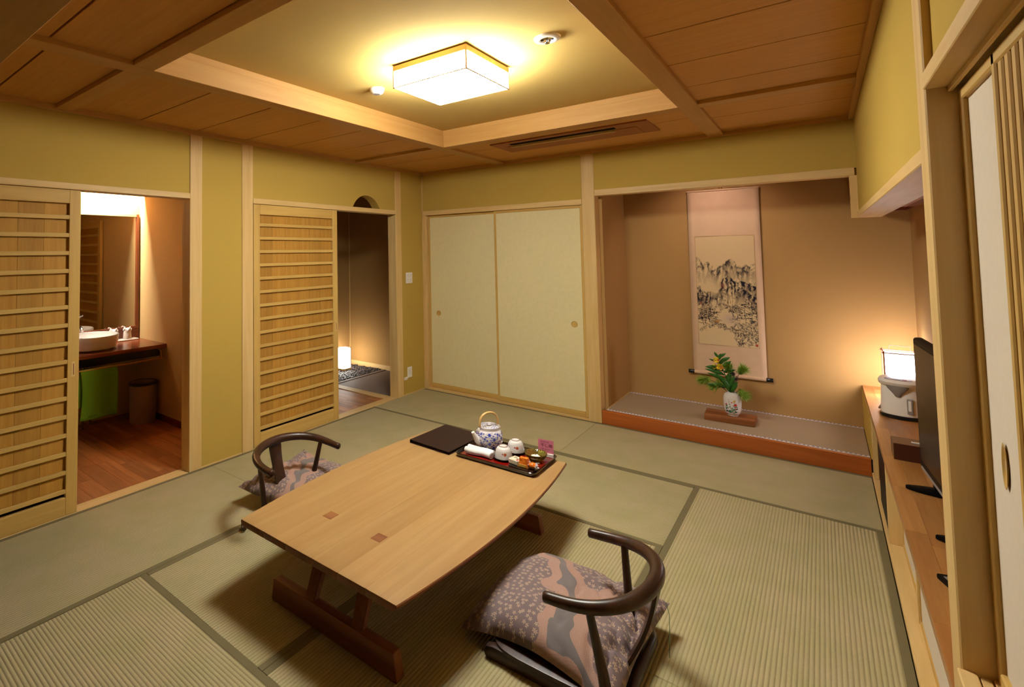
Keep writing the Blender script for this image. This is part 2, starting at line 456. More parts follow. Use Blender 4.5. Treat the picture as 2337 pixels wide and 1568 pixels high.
def prism(name, outline, h, mat, parent=None, loc=(0, 0, 0), bev=0.0, plane='xy', local=False, rot=(0, 0, 0), seg=2):
    bm = bmesh.new()
    vs = [bm.verts.new((p[0], p[1], 0)) for p in outline]
    es = [bm.edges.new((vs[i], vs[(i+1) % len(vs)])) for i in range(len(vs))]
    bmesh.ops.triangle_fill(bm, edges=es, use_beauty=True)
    bmesh.ops.dissolve_limit(bm, angle_limit=0.01, verts=bm.verts, edges=bm.edges)
    ret = bmesh.ops.extrude_face_region(bm, geom=list(bm.faces))
    bmesh.ops.translate(bm, vec=(0, 0, h), verts=[v for v in ret['geom'] if isinstance(v, bmesh.types.BMVert)])
    bmesh.ops.recalc_face_normals(bm, faces=bm.faces)
    if bev:
        bmesh.ops.bevel(bm, geom=[e for e in bm.edges if e.calc_face_angle(0) > 0.6], offset=bev, segments=seg, affect='EDGES', profile=0.5)
    if plane == 'yz':      # outline (y,z), extruded along -x
        bmesh.ops.transform(bm, matrix=Matrix(((0, 0, -1, 0), (1, 0, 0, 0), (0, 1, 0, 0), (0, 0, 0, 1))), verts=bm.verts)
    if plane == 'xz':      # outline (x,z), extruded along +y
        bmesh.ops.transform(bm, matrix=Matrix(((1, 0, 0, 0), (0, 0, 1, 0), (0, 1, 0, 0), (0, 0, 0, 1))), verts=bm.verts)
    bmesh.ops.recalc_face_normals(bm, faces=bm.faces)
    return link(name, tome(name, bm, True, 35), mat, parent, loc, rot, local=local)

def multi_box(name, boxes, mat, parent=None, bev=0.0):
    """one continuous plaster piece made of touching blocks"""
    bm = bmesh.new()
    for (x0, x1, y0, y1, z0, z1) in boxes:
        r = bmesh.ops.create_cube(bm, size=1.0)
        bmesh.ops.scale(bm, vec=(abs(x1-x0), abs(y1-y0), abs(z1-z0)), verts=r['verts'])
        bmesh.ops.translate(bm, vec=((x0+x1)/2, (y0+y1)/2, (z0+z1)/2), verts=r['verts'])
    return link(name, tome(name, bm, False), mat, parent)

def struct(o, label=None):
    o['kind'] = 'structure'
    if label: o['label'] = label
    return o

# ================================================================== SETTING
H = 2.445          # top of the plaster
W = 3.64           # room width
ND = -4.55         # near end of the mats

# ---- floor with ten tatami mats
floor = struct(box('floor', -0.10, W+0.05, ND, 0.0, -0.12, -0.05, plain('subfloor', (110, 84, 58), 0.9), bev=0), 'floor of woven tatami mats with dull green cloth borders')
MATS = [  # x0,x1,y0,y1, long axis
    (0.0, 0.91, -2.73, -0.91, 'y'), (0.0, 0.91, ND, -2.73, 'y'),
    (0.0, 1.87, -0.91, 0.0, 'x'), (1.87, W, -0.91, 0.0, 'x'),
    (0.91, 2.765, -1.82, -0.91, 'x'),
    (2.765, W, -2.73, -0.91, 'y'), (2.765, W, ND, -2.73, 'y'),
    (0.91, 1.825, -3.64, -1.82, 'y'), (1.825, 2.765, -3.64, -1.82, 'y'),
    (0.91, 2.765, ND, -3.64, 'x')]
for (x0, x1, y0, y1, ax) in MATS:
    g = 0.0008
    mt = box('tatami_mat', x0+g, x1-g, y0+g, y1-g, -0.05, 0.0, TAT[ax], floor, bev=0.0022)
    hw = 0.030
    if ax == 'x':
        for (a, b) in ((y0+g, y0+hw), (y1-hw, y1-g)):
            box('cloth_border', x0+g, x1-g, a, b, -0.049, 0.0012, HERI, mt, bev=0.001)
    else:
        for (a, b) in ((x0+g, x0+hw), (x1-hw, x1-g)):
            box('cloth_border', a, b, y0+g, y1-g, -0.049, 0.0012, HERI, mt, bev=0.001)

# ---- left wall
wl_boxes = [(-0.10, 0, -2.806, -2.456, 0.0, H), (-0.10, 0, -0.403, 0.05, 0.0, H),
            (-0.10, 0, ND-0.1, -2.904, 1.99, H)]
wall_left = struct(multi_box('wall_left', wl_boxes, plaster), 'left wall of gold plaster with posts and two door openings')
arch = []
cy, hw_, top = -0.962, 0.205, 0.128
Rr = (hw_**2+top**2)/(2*top); zc = 1.996+top-Rr
a0 = math.asin(hw_/Rr)
pts = [(-2.352, 1.996), (cy-hw_, 1.996)]
for i in range(1, 24):
    a = -a0+2*a0*i/24
    pts.append((cy+Rr*math.sin(a), zc+Rr*math.cos(a)))
pts += [(cy+hw_, 1.996), (-0.502, 1.996), (-0.502, H), (-2.352, H)]
prism('arched_panel', pts, 0.10, plaster, wall_left, (0, 0, 0), plane='yz')
for (a, b) in ((-2.904, -2.806), (-2.456, -2.352), (-0.502, -0.403)):
    box('post', -0.103, 0.007, a, b, 0.0, H-0.012, hinoki('z'), wall_left, bev=0.003)
box('lintel', -0.102, 0.010, ND-0.1, -2.904, 1.953, 1.992, hinoki('y'), wall_left, bev=0.002)
box('lintel', -0.102, 0.010, -2.352, -0.502, 1.953, 1.997, hinoki('y'), wall_left, bev=0.002)
box('threshold', -0.10, -0.001, ND, -2.904, -0.04, 0.003, hinoki('y'), wall_left, bev=0.002)
box('threshold', -0.10, -0.001, -2.352, -0.502, -0.04, 0.003, hinoki('y'), wall_left, bev=0.002)
box('cornice', 0.0, 0.028, ND-0.1, 0.0, 2.422, 2.456, beamwood('y'), wall_left, bev=0.002)
box('skirting_strip', 0.0, 0.004, -2.806, -2.456, 0.0, 0.012, hinoki('y'), wall_left, bev=0.001)
box('skirting_strip', 0.0, 0.004, -0.403, 0.0, 0.0, 0.012, hinoki('y'), wall_left, bev=0.001)
box('corner_bead', 0.0, 0.010, -0.010, 0.0, 0.0, 2.43, hinoki('z'), wall_left, bev=0.001)

# ---- back wall
wall_back = struct(multi_box('wall_back', [(-0.1, 1.80, 0.0, 0.10, 2.012, H), (1.915, 3.65, 0.0, 0.10, 2.086, H)], plaster), 'back wall of gold plaster above closet doors and alcove')
box('post', 1.800, 1.915, -0.008, 0.11, 0.0, H-0.012, hinoki('z'), wall_back, bev=0.004)
box('lintel', 0.0, 1.80, -0.010, 0.10, 1.962, 2.013, hinoki('x'), wall_back, bev=0.002)
box('lintel', 1.915, 3.64, -0.010, 0.10, 2.033, 2.088, hinoki('x'), wall_back, bev=0.002)
box('jamb', 0.0, 0.052, -0.004, 0.10, 0.0, 1.962, hinoki('z'), wall_back, bev=0.002)
box('threshold', 0.0, 1.80, -0.002, 0.10, -0.04, 0.022, hinoki('x'), wall_back, bev=0.002)
box('cornice', 0.0, 3.65, -0.028, 0.0, 2.422, 2.456, beamwood('x'), wall_back, bev=0.002)
struct(box('wall_closet', -0.1, 1.94, 0.13, 0.15, 0.0, H, dark_gap, bev=0), 'dark backing behind the closet doors')

# ---- tokonoma alcove
TZ = 0.116
wall_toko = struct(multi_box('wall_alcove', [(1.93, 4.10, 0.80, 0.90, 0.0, 2.46), (1.84, 1.945, 0.10, 0.80, 0.0, 2.46),
    (3.65, 3.75, 0.10, 0.80, 1.84, 2.46)], plaster_t), 'brown plaster wall of the picture alcove')
struct(box('ceiling_alcove', 1.93, 3.70, 0.10, 0.80, 2.40, 2.44, ceilwood('x'), bev=0), 'board ceiling inside the picture alcove')
toko = struct(box('floor_alcove', 1.945, 3.642, 0.035, 0.80, 0.0, TZ-0.004, toko_mat_m, bev=0.001), 'raised alcove floor covered with plain beige matting')
box('front_board', 1.917, 3.642, -0.004, 0.036, 0.0, TZ, kamachi('x'), toko, bev=0.004, seg=2)
box('matting', 1.946, 3.640, 0.036, 0.798, TZ-0.004, TZ, toko_mat_m, toko, bev=0.001)
box('cloth_border', 1.946, 3.640, 0.036, 0.062, TZ-0.001, TZ+0.002, THERI, toko, bev=0.0005)
box('cloth_border', 1.946, 3.640, 0.772, 0.798, TZ-0.001, TZ+0.002, THERI, toko, bev=0.0005)
box('edge_strip', 1.945, 1.950, 0.06, 0.775, TZ, TZ+0.006, hinoki('y'), toko, bev=0.0005)

# ---- right wall
wall_right = struct(multi_box('wall_right', [(3.65, 3.75, -3.03, 0.10, 1.775, H), (3.655, 3.75, ND-0.1, -3.14, 1.935, H),
    (3.655, 3.75, ND-0.1, -3.14, 0.0, 0.58)], plaster), 'right wall of gold plaster hanging above the counter')
box('post', 3.638, 3.76, -3.14, -3.03, 0.0, H-0.012, hinoki('z'), wall_right, bev=0.003)
box('hanging_post', 3.612, 3.655, -0.012, 0.05, 1.742, 2.034, hinoki('z'), wall_right, bev=0.002)
box('bottom_rail', 3.640, 3.765, -3.03, 0.05, 1.742, 1.782, hinoki('y'), wall_right, bev=0.003)
box('head_beam', 3.636, 3.72, ND, -3.14, 1.898, 1.936, hinoki('y'), wall_right, bev=0.002)
box('head_groove_rail', 3.674, 3.682, ND, -3.14, 1.886, 1.899, hinoki('y'), wall_right, bev=0.001)
box('sill', 3.632, 3.662, ND, -3.14, 0.575, 0.622, hinoki('y'), wall_right, bev=0.002)
box('sill', 3.664, 3.682, ND, -3.14, 0.575, 0.619, hinoki('y'), wall_right, bev=0.002)
box('sill', 3.684, 3.76, ND, -3.14, 0.575, 0.622, hinoki('y'), wall_right, bev=0.002)
box('cornice', 3.622, 3.65, ND, 0.0, 2.422, 2.456, beamwood('y'), wall_right, bev=0.002)
struct(multi_box('wall_recess', [(3.965, 4.10, -3.2, 0.80, 0.0, 1.90), (3.76, 4.1, -3.16, -3.06, 0.0, 1.9)], plaster_t), 'brown plaster back of the counter recess')
rc = struct(box('ceiling_recess', 3.655, 3.965, -3.05, 0.80, 1.842, 1.88, plain('recess_ceiling', (206, 150, 116), 0.9), bev=0), 'low ceiling above the counter recess')
box('cornice', 3.70, 3.965, 0.775, 0.80, 1.815, 1.842, vanity('x'), rc, bev=0.002)
box('cornice', 3.945, 3.965, -3.05, 0.775, 1.815, 1.842, vanity('y'), rc, bev=0.002)

# ---- ceiling: boards, beams, raised centre
CZ = 2.455
cx0, cx1, cy0, cy1 = 1.055, 2.800, -3.690, -1.155
ceiling = struct(box('ceiling', -0.1, 3.75, ND-0.1, 0.1, 2.66, 2.70, dark_gap, bev=0), 'cedar board ceiling with a raised lit centre')
box('raised_centre', cx0-0.02, cx1+0.02, cy0-0.02, cy1+0.02, 2.578, 2.60, cove_m, ceiling, bev=0)
def boards(x0, x1, ys):
    ys = sorted(ys)
    for a, b in zip(ys[:-1], ys[1:]):
        box('ceiling_board', x0, x1, a+0.0045, b-0.0045, CZ, CZ+0.012, ceilwood('x'), ceiling, bev=0.0008)
bl = 0.105
xa0, xa1 = cx0-bl, cx0       # left beam
xb0, xb1 = cx1, cx1+bl       # right beam
boards(0.0, xa0, [ND-0.1, -4.11, -3.79]); boards(0.0, xa0, [-3.69, -3.28, -2.86, -2.435, -2.02, -1.60, -1.155])
boards(0.0, xa0, [-1.05, -0.70, 0.0])
boards(xa1, xb0, [ND-0.1, -4.14, -3.79]); boards(xa1, xb0, [-1.05, -0.70, 0.0])
boards(xb1, 3.65, [ND-0.1, -4.24, -3.79]); boards(xb1, 3.65, [-3.69, -3.35, -2.88, -2.42, -1.965, -1.505, -1.12]); boards(xb1, 3.65, [-0.985, -0.585, 0.0])
box('ceiling_backing', 0.0, xa0+0.03, ND-0.1, 0.0, CZ+0.012, CZ+0.03, dark_gap, ceiling, bev=0)
box('ceiling_backing', xb1, 3.66, ND-0.1, 0.0, CZ+0.012, CZ+0.03, dark_gap, ceiling, bev=0)
box('ceiling_backing', xa0, xb1, ND-0.1, cy0-0.03, CZ+0.012, CZ+0.03, dark_gap, ceiling, bev=0)
box('ceiling_backing', xa0, xb1, cy1+0.03, 0.0, CZ+0.012, CZ+0.03, dark_gap, ceiling, bev=0)
BZ = 2.432
box('ceiling_beam', xa0, xa1, ND-0.1, 0.0, BZ, BZ+0.11, beamwood('y'), ceiling, bev=0.002)
box('ceiling_beam', xb0, xb1, ND-0.1, 0.0, BZ, BZ+0.11, beamwood('y'), ceiling, bev=0.002)
for (a, b) in ((0.0, xa0), (xa1, xb0), (xb1, 3.65)):
    box('ceiling_beam', a, b, -3.79, -3.69, BZ, BZ+(0.11 if a == xa1 else 0.03), beamwood('x'), ceiling, bev=0.002)
    box('ceiling_beam', a, b, cy1, cy1+0.105, BZ, BZ+(0.11 if a == xa1 else 0.03), beamwood('x'), ceiling, bev=0.002)
# inner lip, set back above the beams
t = 0.022
box('raised_rim', cx0-t, cx0-0.006, cy0-0.006, cy1+0.006, BZ+0.10, 2.60, beamwood('y'), ceiling, bev=0.001)
box('raised_rim', cx1+0.006, cx1+t, cy0-0.006, cy1+0.006, BZ+0.10, 2.60, beamwood('y'), ceiling, bev=0.001)
box('raised_rim', cx0-t, cx1+t, cy1+0.006, cy1+t, BZ+0.10, 2.60, beamwood('x'), ceiling, bev=0.001)
box('raised_rim', cx0-t, cx1+t, cy0-t, cy0-0.006, BZ+0.10, 2.60, beamwood('x'), ceiling, bev=0.001)

# ---- near side: lintel above the camera's opening and the dim veranda behind it
tr = struct(box('trim_1', -0.10, 3.66, -4.60, -4.47, 2.07, 2.46, beamwood('x'), bev=0.003), 'heavy timber lintel at the upper left corner of the room')
struct(multi_box('wall_veranda', [(-0.2, 4.5, -6.3, -6.2, -0.05, 2.5), (-0.2, -0.1, -6.3, ND-0.1, -0.05, 2.5), (4.4, 4.5, -6.3, ND-0.1, -0.05, 2.5), (3.655, 4.5, ND-0.2, ND-0.1, -0.05, 2.5)], plain('night_glass_wall', (34, 28, 22), 0.6)), 'dark walls of the veranda behind the viewer')  # unseen veranda, coloured dark to cut light bounced onto the lintel
struct(box('floor_veranda', -0.2, 4.5, -6.3, ND, -0.10, -0.002, plain('veranda_floor', (70, 46, 28), 0.5), bev=0), 'plank floor of the veranda behind the viewer')
struct(box('ceiling_veranda', -0.2, 4.5, -6.3, -4.59, 2.46, 2.52, plain('veranda_boards', (60, 40, 24), 0.7), bev=0), 'board ceiling of the veranda behind the viewer')

# ================================================================== DOORS
def slat_door(name, y0, y1, label, pully):
    d = thing(name, label, None, (-0.02, (y0+y1)/2, 0.0), kind='structure')
    xf, xb = -0.004, -0.038
    sw = 0.064
    box('stile', xb, xf, y0, y0+sw, 0.004, 1.952, doorwood('z'), d, bev=0.002)
    box('stile', xb, xf, y1-sw, y1, 0.004, 1.952, doorwood('z'), d, bev=0.002)
    box('top_rail', xb, xf, y0+sw, y1-sw, 1.868, 1.952, doorwood('y'), d, bev=0.002)
    box('bottom_rail', xb, xf, y0+sw, y1-sw, 0.004, 0.108, doorwood('y'), d, bev=0.002)
    first = None
    for k in range(16):
        z = 1.783-0.1093*k
        if first is None:
            first = box('slat', xf-0.014, xf-0.002, y0+sw-0.002, y1-sw+0.002, z-0.0125, z+0.0125, doorwood('y'), d, bev=0.0015)
        else:
            copyo(first, (xf-0.008, (y0+y1)/2, z), d)
    if name == 'door_1':
        for k in range(16):
            copyo(first, (xb+0.003, (y0+y1)/2, 1.783-0.1093*k), d)
    n = 6; ya, yb = y0+sw, y1-sw
    bw = (yb-ya)/n
    fb = None
    for k in range(n):
        c = ya+bw*(k+0.5)
        if fb is None:
            fb = box('backing_board', xb+0.006, xb+0.014, c-bw/2+0.0003, c+bw/2-0.0003, 0.135, 1.872, cedar('z'), d, bev=0.001)
        else:
            copyo(fb, (xb+0.010, c, (0.135+1.872)/2), d)
    box('dark_gap_strip', xb+0.004, xb+0.008, ya, yb, 0.10, 0.14, dark_gap, d, bev=0)
    pl = box('pull', xf-0.006, xf+0.0008, pully-0.010, pully+0.010, 0.815, 0.905, hinoki('z'), d, bev=0.001)
    box('finger_hollow', xf-0.004, xf+0.0014, pully-0.002, pully+0.006, 0.825, 0.895, redoak('z'), pl, bev=0.002)
    return d
slat_door('door_1', ND, -3.632, 'slatted wooden sliding door covering half the washroom opening', -3.664)
slat_door('door_2', -2.340, -1.383, 'slatted wooden sliding door beside the entrance hall opening', -1.408)

def fusuma(name, x0, x1, yf, label, pullx):
    d = thing(name, label, None, ((x0+x1)/2, yf+0.012, 0.022), kind='structure')
    fw = 0.024
    box('panel', x0+0.004, x1-0.004, yf+0.004, yf+0.020, 0.03, 1.958, fusuma_m, d, bev=0.001)
    box('stile', x0, x0+fw, yf, yf+0.024, 0.024, 1.960, doorwood('z'), d, bev=0.002)
    box('stile', x1-fw, x1, yf, yf+0.024, 0.024, 1.960, doorwood('z'), d, bev=0.002)
    box('top_rail', x0+fw, x1-fw, yf, yf+0.024, 1.934, 1.960, doorwood('x'), d, bev=0.002)
    box('bottom_rail', x0+fw, x1-fw, yf, yf+0.024, 0.024, 0.074, doorwood('x'), d, bev=0.002)
    o = lathe('pull', [(0.0, 0.0), (0.020, 0.0), (0.024, 0.001), (0.0255, 0.004), (0.028, 0.005), (0.029, 0.003), (0.029, 0.0)], doorwood('x'), d, (pullx, yf+0.003, 0.858), seg=32, cap0=False, cap1=False)
    o.rotation_euler = (math.pi/2, 0, 0)
    return d
fusuma('door_3', 0.054, 0.925, 0.036, 'left closet door of pale paper in a thin wooden frame', 0.178)
fusuma('door_4', 0.900, 1.798, 0.006, 'right closet door of pale paper next to the alcove post', 1.695)

# door of the cupboard at the right edge: white panel, then upright slats
d5 = thing('door_5', 'white paper sliding door with upright wooden slats at the right edge', None, (3.70, -3.6, 0.62), kind='structure')
dx0, dx1 = 3.690, 3.712
ya, yb = -4.50, -3.128
box('stile', dx0, dx1, yb-0.034, yb, 0.622, 1.886, doorwood('z'), d5, bev=0.003)
box('stile', dx0, dx1, -3.446, -3.424, 0.622, 1.886, doorwood('z'), d5, bev=0.003)
box('top_rail', dx0, dx1, ya, yb-0.034, 1.862, 1.886, doorwood('y'), d5, bev=0.003)
box('bottom_rail', dx0, dx1, ya, yb-0.034, 0.622, 0.652, doorwood('y'), d5, bev=0.003)
box('panel', dx0+0.010, dx1-0.004, -3.424, yb-0.034, 0.650, 1.864, white_panel, d5, bev=0)
box('panel', dx0+0.014, dx1-0.004, ya, -3.446, 0.650, 1.864, redoak('z'), d5, bev=0)
first = None
for k in range(22):
    y = -3.474-0.0425*k
    if first is None:
        first = box('slat', dx0+0.001, dx0+0.012, y-0.0122, y+0.0122, 0.652, 1.862, doorwood('z'), d5, bev=0.003)
    else:
        copyo(first, (dx0+0.0065, y, (0.652+1.862)/2), d5)
p = lathe('pull', [(0.0, 0.0), (0.018, 0.0), (0.022, 0.003), (0.026, 0.011), (0.029, 0.012), (0.030, 0.010)], doorwood('z'), d5, (dx0+0.0105, -3.283, 1.112), seg=28, cap0=False, cap1=False)
p.rotation_euler = (0, -math.pi/2, 0); p.scale = (1.5, 0.62, 0.4)
struct(box('wall_cupboard', 3.722, 3.74, ND, -3.14, 0.6, 1.93, dark_gap, bev=0), 'dark backing behind the slatted cupboard door')

# ================================================================== WASHROOM (through the left opening)
WX, WY = -1.77, -2.45
wash = struct(multi_box('wall_washroom', [(WX-0.1, WX, -4.7, WY, -0.02, 2.45), (WX-0.1, -0.10, WY, WY+0.09, -0.02, 2.45), (WX-0.1, -0.1, -4.8, -4.7, -0.02, 2.45)], plaster_w), 'tan plaster walls of the washroom')
struct(box('ceiling_washroom', WX-0.1, -0.10, -4.7, WY, 2.34, 2.40, plaster_w, bev=0), 'washroom ceiling')
fw_ = struct(box('floor_washroom', WX, -0.10, -4.7, WY, -0.06, -0.014, dark_gap, bev=0), 'brown plank floor of the washroom')
def planks(parent, x0, x1, y0, y1, z, pw, plen, along):
    lst = []
    rr = random.Random(3)
    if along == 'x':
        n = int(math.ceil((y1-y0)/pw))
        for i in range(n):
            a = y0+i*pw; b = min(y1, a+pw)
            x = x0-rr.random()*plen
            while x < x1:
                s, e = max(x, x0), min(x+plen, x1)
                if e-s > 0.02: lst.append((s, e, a, b))
                x += plen
    else:
        n = int(math.ceil((x1-x0)/pw))
        for i in range(n):
            a = x0+i*pw; b = min(x1, a+pw)
            y = y0-rr.random()*plen
            while y < y1:
                s, e = max(y, y0), min(y+plen, y1)
                if e-s > 0.02: lst.append((a, b, s, e))
                y += plen
    for (a, b, c, d) in lst:
        box('plank', a+0.0006, b-0.0006, c+0.0006, d-0.0006, z-0.012, z, floorwood(along), parent, bev=0.0006)
planks(fw_, WX, -0.102, -4.3, WY, -0.002, 0.115, 0.62, 'x')
box('skirting', -1.76, -0.87, WY-0.010, WY, -0.002, 0.055, vanity('x'), wash, bev=0.001)

v = thing('vanity_counter', 'reddish brown wooden vanity counter under the washroom mirror', 'counter', (-1.48, -3.2, 0.68))
box('top', WX, -1.195, -4.1, WY-0.002, 0.686, 0.720, vanity('y'), v, bev=0.003)
box('backsplash', WX, WX+0.014, -4.1, WY-0.004, 0.720, 0.815, vanity('y'), v, bev=0.002)
box('apron', WX+0.08, -1.30, -4.1, WY-0.02, 0.60, 0.685, plastic_k, v, bev=0.002)
mi = thing('mirror', 'tall wall mirror in a thin wooden frame above the sink', 'mirror', (WX+0.02, -3.2, 0.82))
box('glass', WX+0.004, WX+0.012, -4.05, -2.492, 0.845, 1.935, mirror_m, mi, bev=0)
box('frame', WX+0.002, WX+0.024, -2.494, -2.468, 0.817, 1.962, vanity('z'), mi, bev=0.002)
box('frame', WX+0.002, WX+0.024, -4.05, -2.494, 1.935, 1.962, hinoki('y'), mi, bev=0.002)
box('frame', WX+0.002, WX+0.024, -4.05, -2.494, 0.817, 0.845, vanity('y'), mi, bev=0.002)
# lamp tube above the mirror behind a board
wt = thing('mirror_lamp', 'hidden lamp tube washing the wall above the mirror', 'lamp', (WX+0.07, -3.35, 2.20))
tb = lathe('tube', [(0.016, -0.75), (0.016, 0.75)], wash_tube, wt, (WX+0.085, -3.30, 2.225), seg=14)
tb.rotation_euler = (math.pi/2, 0, 0)
box('holder', WX, WX+0.14, -4.1, -2.50, 2.275, 2.30, vanity('y'), wt, bev=0.002)
box('valance', WX+0.125, WX+0.14, -4.1, -2.46, 2.16, 2.28, vanity('y'), wt, bev=0.002)
box('under_board', WX+0.090, WX+0.126, -4.1, -2.46, 2.160, 2.172, vanity('y'), wt, bev=0.001)

d6 = thing('door_6', 'slatted wooden door inside the washroom seen only in the mirror', None, (-0.48, WY-0.02, 0.0), kind='structure')
for (a, b) in ((-0.86, -0.80), (-0.165, -0.105)):
    box('stile', a, b, WY-0.040, WY-0.008, 0.004, 1.952, doorwood('z'), d6, bev=0.002)
box('top_rail', -0.80, -0.165, WY-0.040, WY-0.008, 1.868, 1.952, doorwood('x'), d6, bev=0.002)
box('bottom_rail', -0.80, -0.165, WY-0.040, WY-0.008, 0.004, 0.108, doorwood('x'), d6, bev=0.002)
box('panel', -0.80, -0.165, WY-0.018, WY-0.010, 0.108, 1.868, cedar('z'), d6, bev=0)
s6 = box('slat', -0.802, -0.163, WY-0.036, WY-0.024, 1.7705, 1.7955, doorwood('x'), d6, bev=0.0015)
for k in range(1, 16):
    copyo(s6, (-0.4825, WY-0.030, 1.783-0.1093*k), d6)
# vessel sink
sk = thing('vessel_sink', 'round white vessel sink on the vanity counter', 'sink', (-1.470, -3.005, 0.7205))
lathe('bowl', [(0.0, 0.0), (0.17, 0.0), (0.195, 0.015), (0.21, 0.075), (0.215, 0.118), (0.211, 0.126), (0.203, 0.124), (0.19, 0.075), (0.15, 0.04), (0.03, 0.032), (0.0, 0.032)], porcelain, sk, (-1.470, -3.005, 0.7205), seg=48, cap0=False, cap1=False)
dr = lathe('overflow', [(0.0, 0.0), (0.010, 0.0), (0.012, 0.002), (0.012, 0.0)], chrome, sk, (-1.655, -3.03, 0.79), seg=16, cap0=False, cap1=False); dr.rotation_euler = (0, math.pi/2, 0)
ft = thing('faucet', 'chrome lever faucet behind the vessel sink', 'faucet', (-1.72, -3.045, 0.7205))
F0 = Vector((-1.720, -3.045, 0.7205))
lathe('column', [(0.0, 0), (0.026, 0), (0.024, 0.012), (0.019, 0.16), (0.021, 0.165), (0.021, 0.235), (0.0, 0.24)], chrome, ft, F0, seg=20, cap0=False, cap1=False)
tube('spout', [Vector((0, 0, 0.185))+F0-wl(ft), Vector((0.06, 0.0, 0.188))+F0-wl(ft), Vector((0.11, 0.0, 0.172))+F0-wl(ft), Vector((0.13, 0, 0.15))+F0-wl(ft)], [0.014, 0.013, 0.012, 0.012], chrome, ft, 12)
tube('lever', [Vector((0, 0, 0.24))+F0-wl(ft), Vector((0.0, 0.02, 0.262))+F0-wl(ft), Vector((0.0, 0.05, 0.278))+F0-wl(ft)], 0.006, chrome, ft, 8)
ct = tag(box('cup_tray', -1.755, -1.66, -2.80, -2.50, 0.7205, 0.734, plastic_w, bev=0.004), 'shallow white tray under the washroom cups', 'tray')
def paper_cup(label, y):
    c = thing('washroom_cup', label, 'cup', (-1.705, y, 0.7345), group='wrapped cups on the washroom tray')
    bm = lathe_bm([(0.036, 0.0), (0.0375, 0.01), (0.034, 0.085), (0.030, 0.092), (0.0, 0.093)], 24, True, False)
    link('cup', tome('cup', bm), plastic_w, c, (0, 0, 0), local=True)
    bm = bmesh.new()
    vs = [bm.verts.new((0.040*math.cos(a), 0.040*math.sin(a), 0.088+0.010*math.sin(5*a+1))) for a in [2*math.pi*i/30 for i in range(30)]]
    vt = [bm.verts.new((0.036*math.cos(a), 0.036*math.sin(a), 0.102+0.012*math.sin(4*a))) for a in [2*math.pi*i/30 for i in range(30)]]
    for i in range(30):
        bm.faces.new((vs[i], vs[(i+1) % 30], vt[(i+1) % 30], vt[i]))
    bm.faces.new(vt)
    link('paper_wrap', tome('paper_wrap', bm), cardw, c, (0, 0, 0), local=True)
paper_cup('wrapped white cup on the tray nearer the sink', -2.725)
paper_cup('wrapped white cup on the tray nearer the corner', -2.595)
# towel rail and towel
rl = thing('towel_rail', 'brass-toned rail along the front of the vanity counter', 'towel rail', (-1.16, -3.2, 0.60))
o_ = wl(rl)
tube('rail', [Vector((-1.165, -4.05, 0.600))-o_, Vector((-1.165, -2.50, 0.600))-o_], 0.0085, brass, rl, 10)
for y in (-2.52, -3.99):
    tube('bracket', [Vector((-1.165, y, 0.600))-o_, Vector((-1.170, y, 0.66))-o_, Vector((-1.25, y, 0.683))-o_], 0.007, brass, rl, 8)
tw = thing('hanging_towel', 'green hand towel hanging over the vanity rail', 'towel', (-1.165, -3.065, 0.60))
bm = bmesh.new()
ny, nz = 26, 30
prof = []
L1, L2 = 0.40, 0.30
grid = []
for i in range(ny+1):
    y = -0.145+0.29*i/ny
    col = []
    for k in range(nz+1):
        s = -L2+(L1+L2)*k/nz
        fold = 0.006*math.sin(y*42+0.6)*min(1, abs(s)/0.15)
        if s > 0: x, z = 0.013+fold+0.012*s, -s
        else: x, z = -0.013+fold*0.5, s
        if abs(s) < 0.02: z = 0.011*(1-abs(s)/0.02); x = 0.013*s/0.02
        col.append(bm.verts.new((x, y+0.01*math.sin(s*9), z+0.004*math.sin(y*30) if s > L1*0.9 else z)))
    grid.append(col)
for i in range(ny):
    for k in range(nz):
        bm.faces.new((grid[i][k], grid[i+1][k], grid[i+1][k+1], grid[i][k+1]))
me = tome('cloth', bm)
o = link('cloth', me, green_towel, tw, (0, 0, 0), local=True)
md = o.modifiers.new('thick', 'SOLIDIFY'); md.thickness = 0.004; md.offset = 0
box('hem', -1.157, -1.146, -3.210, -2.920, 0.215, 0.232, plain('towel_hem', (104, 152, 34), 0.95, spec=0.1), tw, bev=0.002)
# chrome counter legs / pipes
for (x, y, l) in ((-1.60, -3.03, 'nearer'), (-1.70, -2.93, 'rear')):
    pp = thing('floor_pipe', 'thin chrome pipe under the sink, the %s of two' % l, 'pipe', (x, y, -0.002), group='chrome pipes under the sink')
    lathe('pipe', [(0.010, 0.0), (0.010, 0.60)], chrome, pp, (0, 0, 0), seg=12, local=True)
    lathe('foot', [(0.022, 0.0), (0.022, 0.006), (0.011, 0.012)], chrome, pp, (0, 0, 0), seg=16, local=True)
# waste bin
wb = thing('waste_bin', 'beige round waste bin under the vanity counter', 'bin', (-1.405, -2.576, -0.002))
lathe('body', [(0.0, 0.0), (0.108, 0.0), (0.112, 0.006), (0.122, 0.36), (0.119, 0.36), (0.109, 0.012), (0.0, 0.012)], bin_m, wb, (0, 0, 0), seg=40, cap0=False, cap1=False, local=True)
lathe('liner_rim', [(0.124, 0.345), (0.1255, 0.35), (0.1245, 0.364), (0.118, 0.366), (0.117, 0.36)], plastic_k, wb, (0, 0, 0), seg=40, cap0=False, cap1=False, local=True)

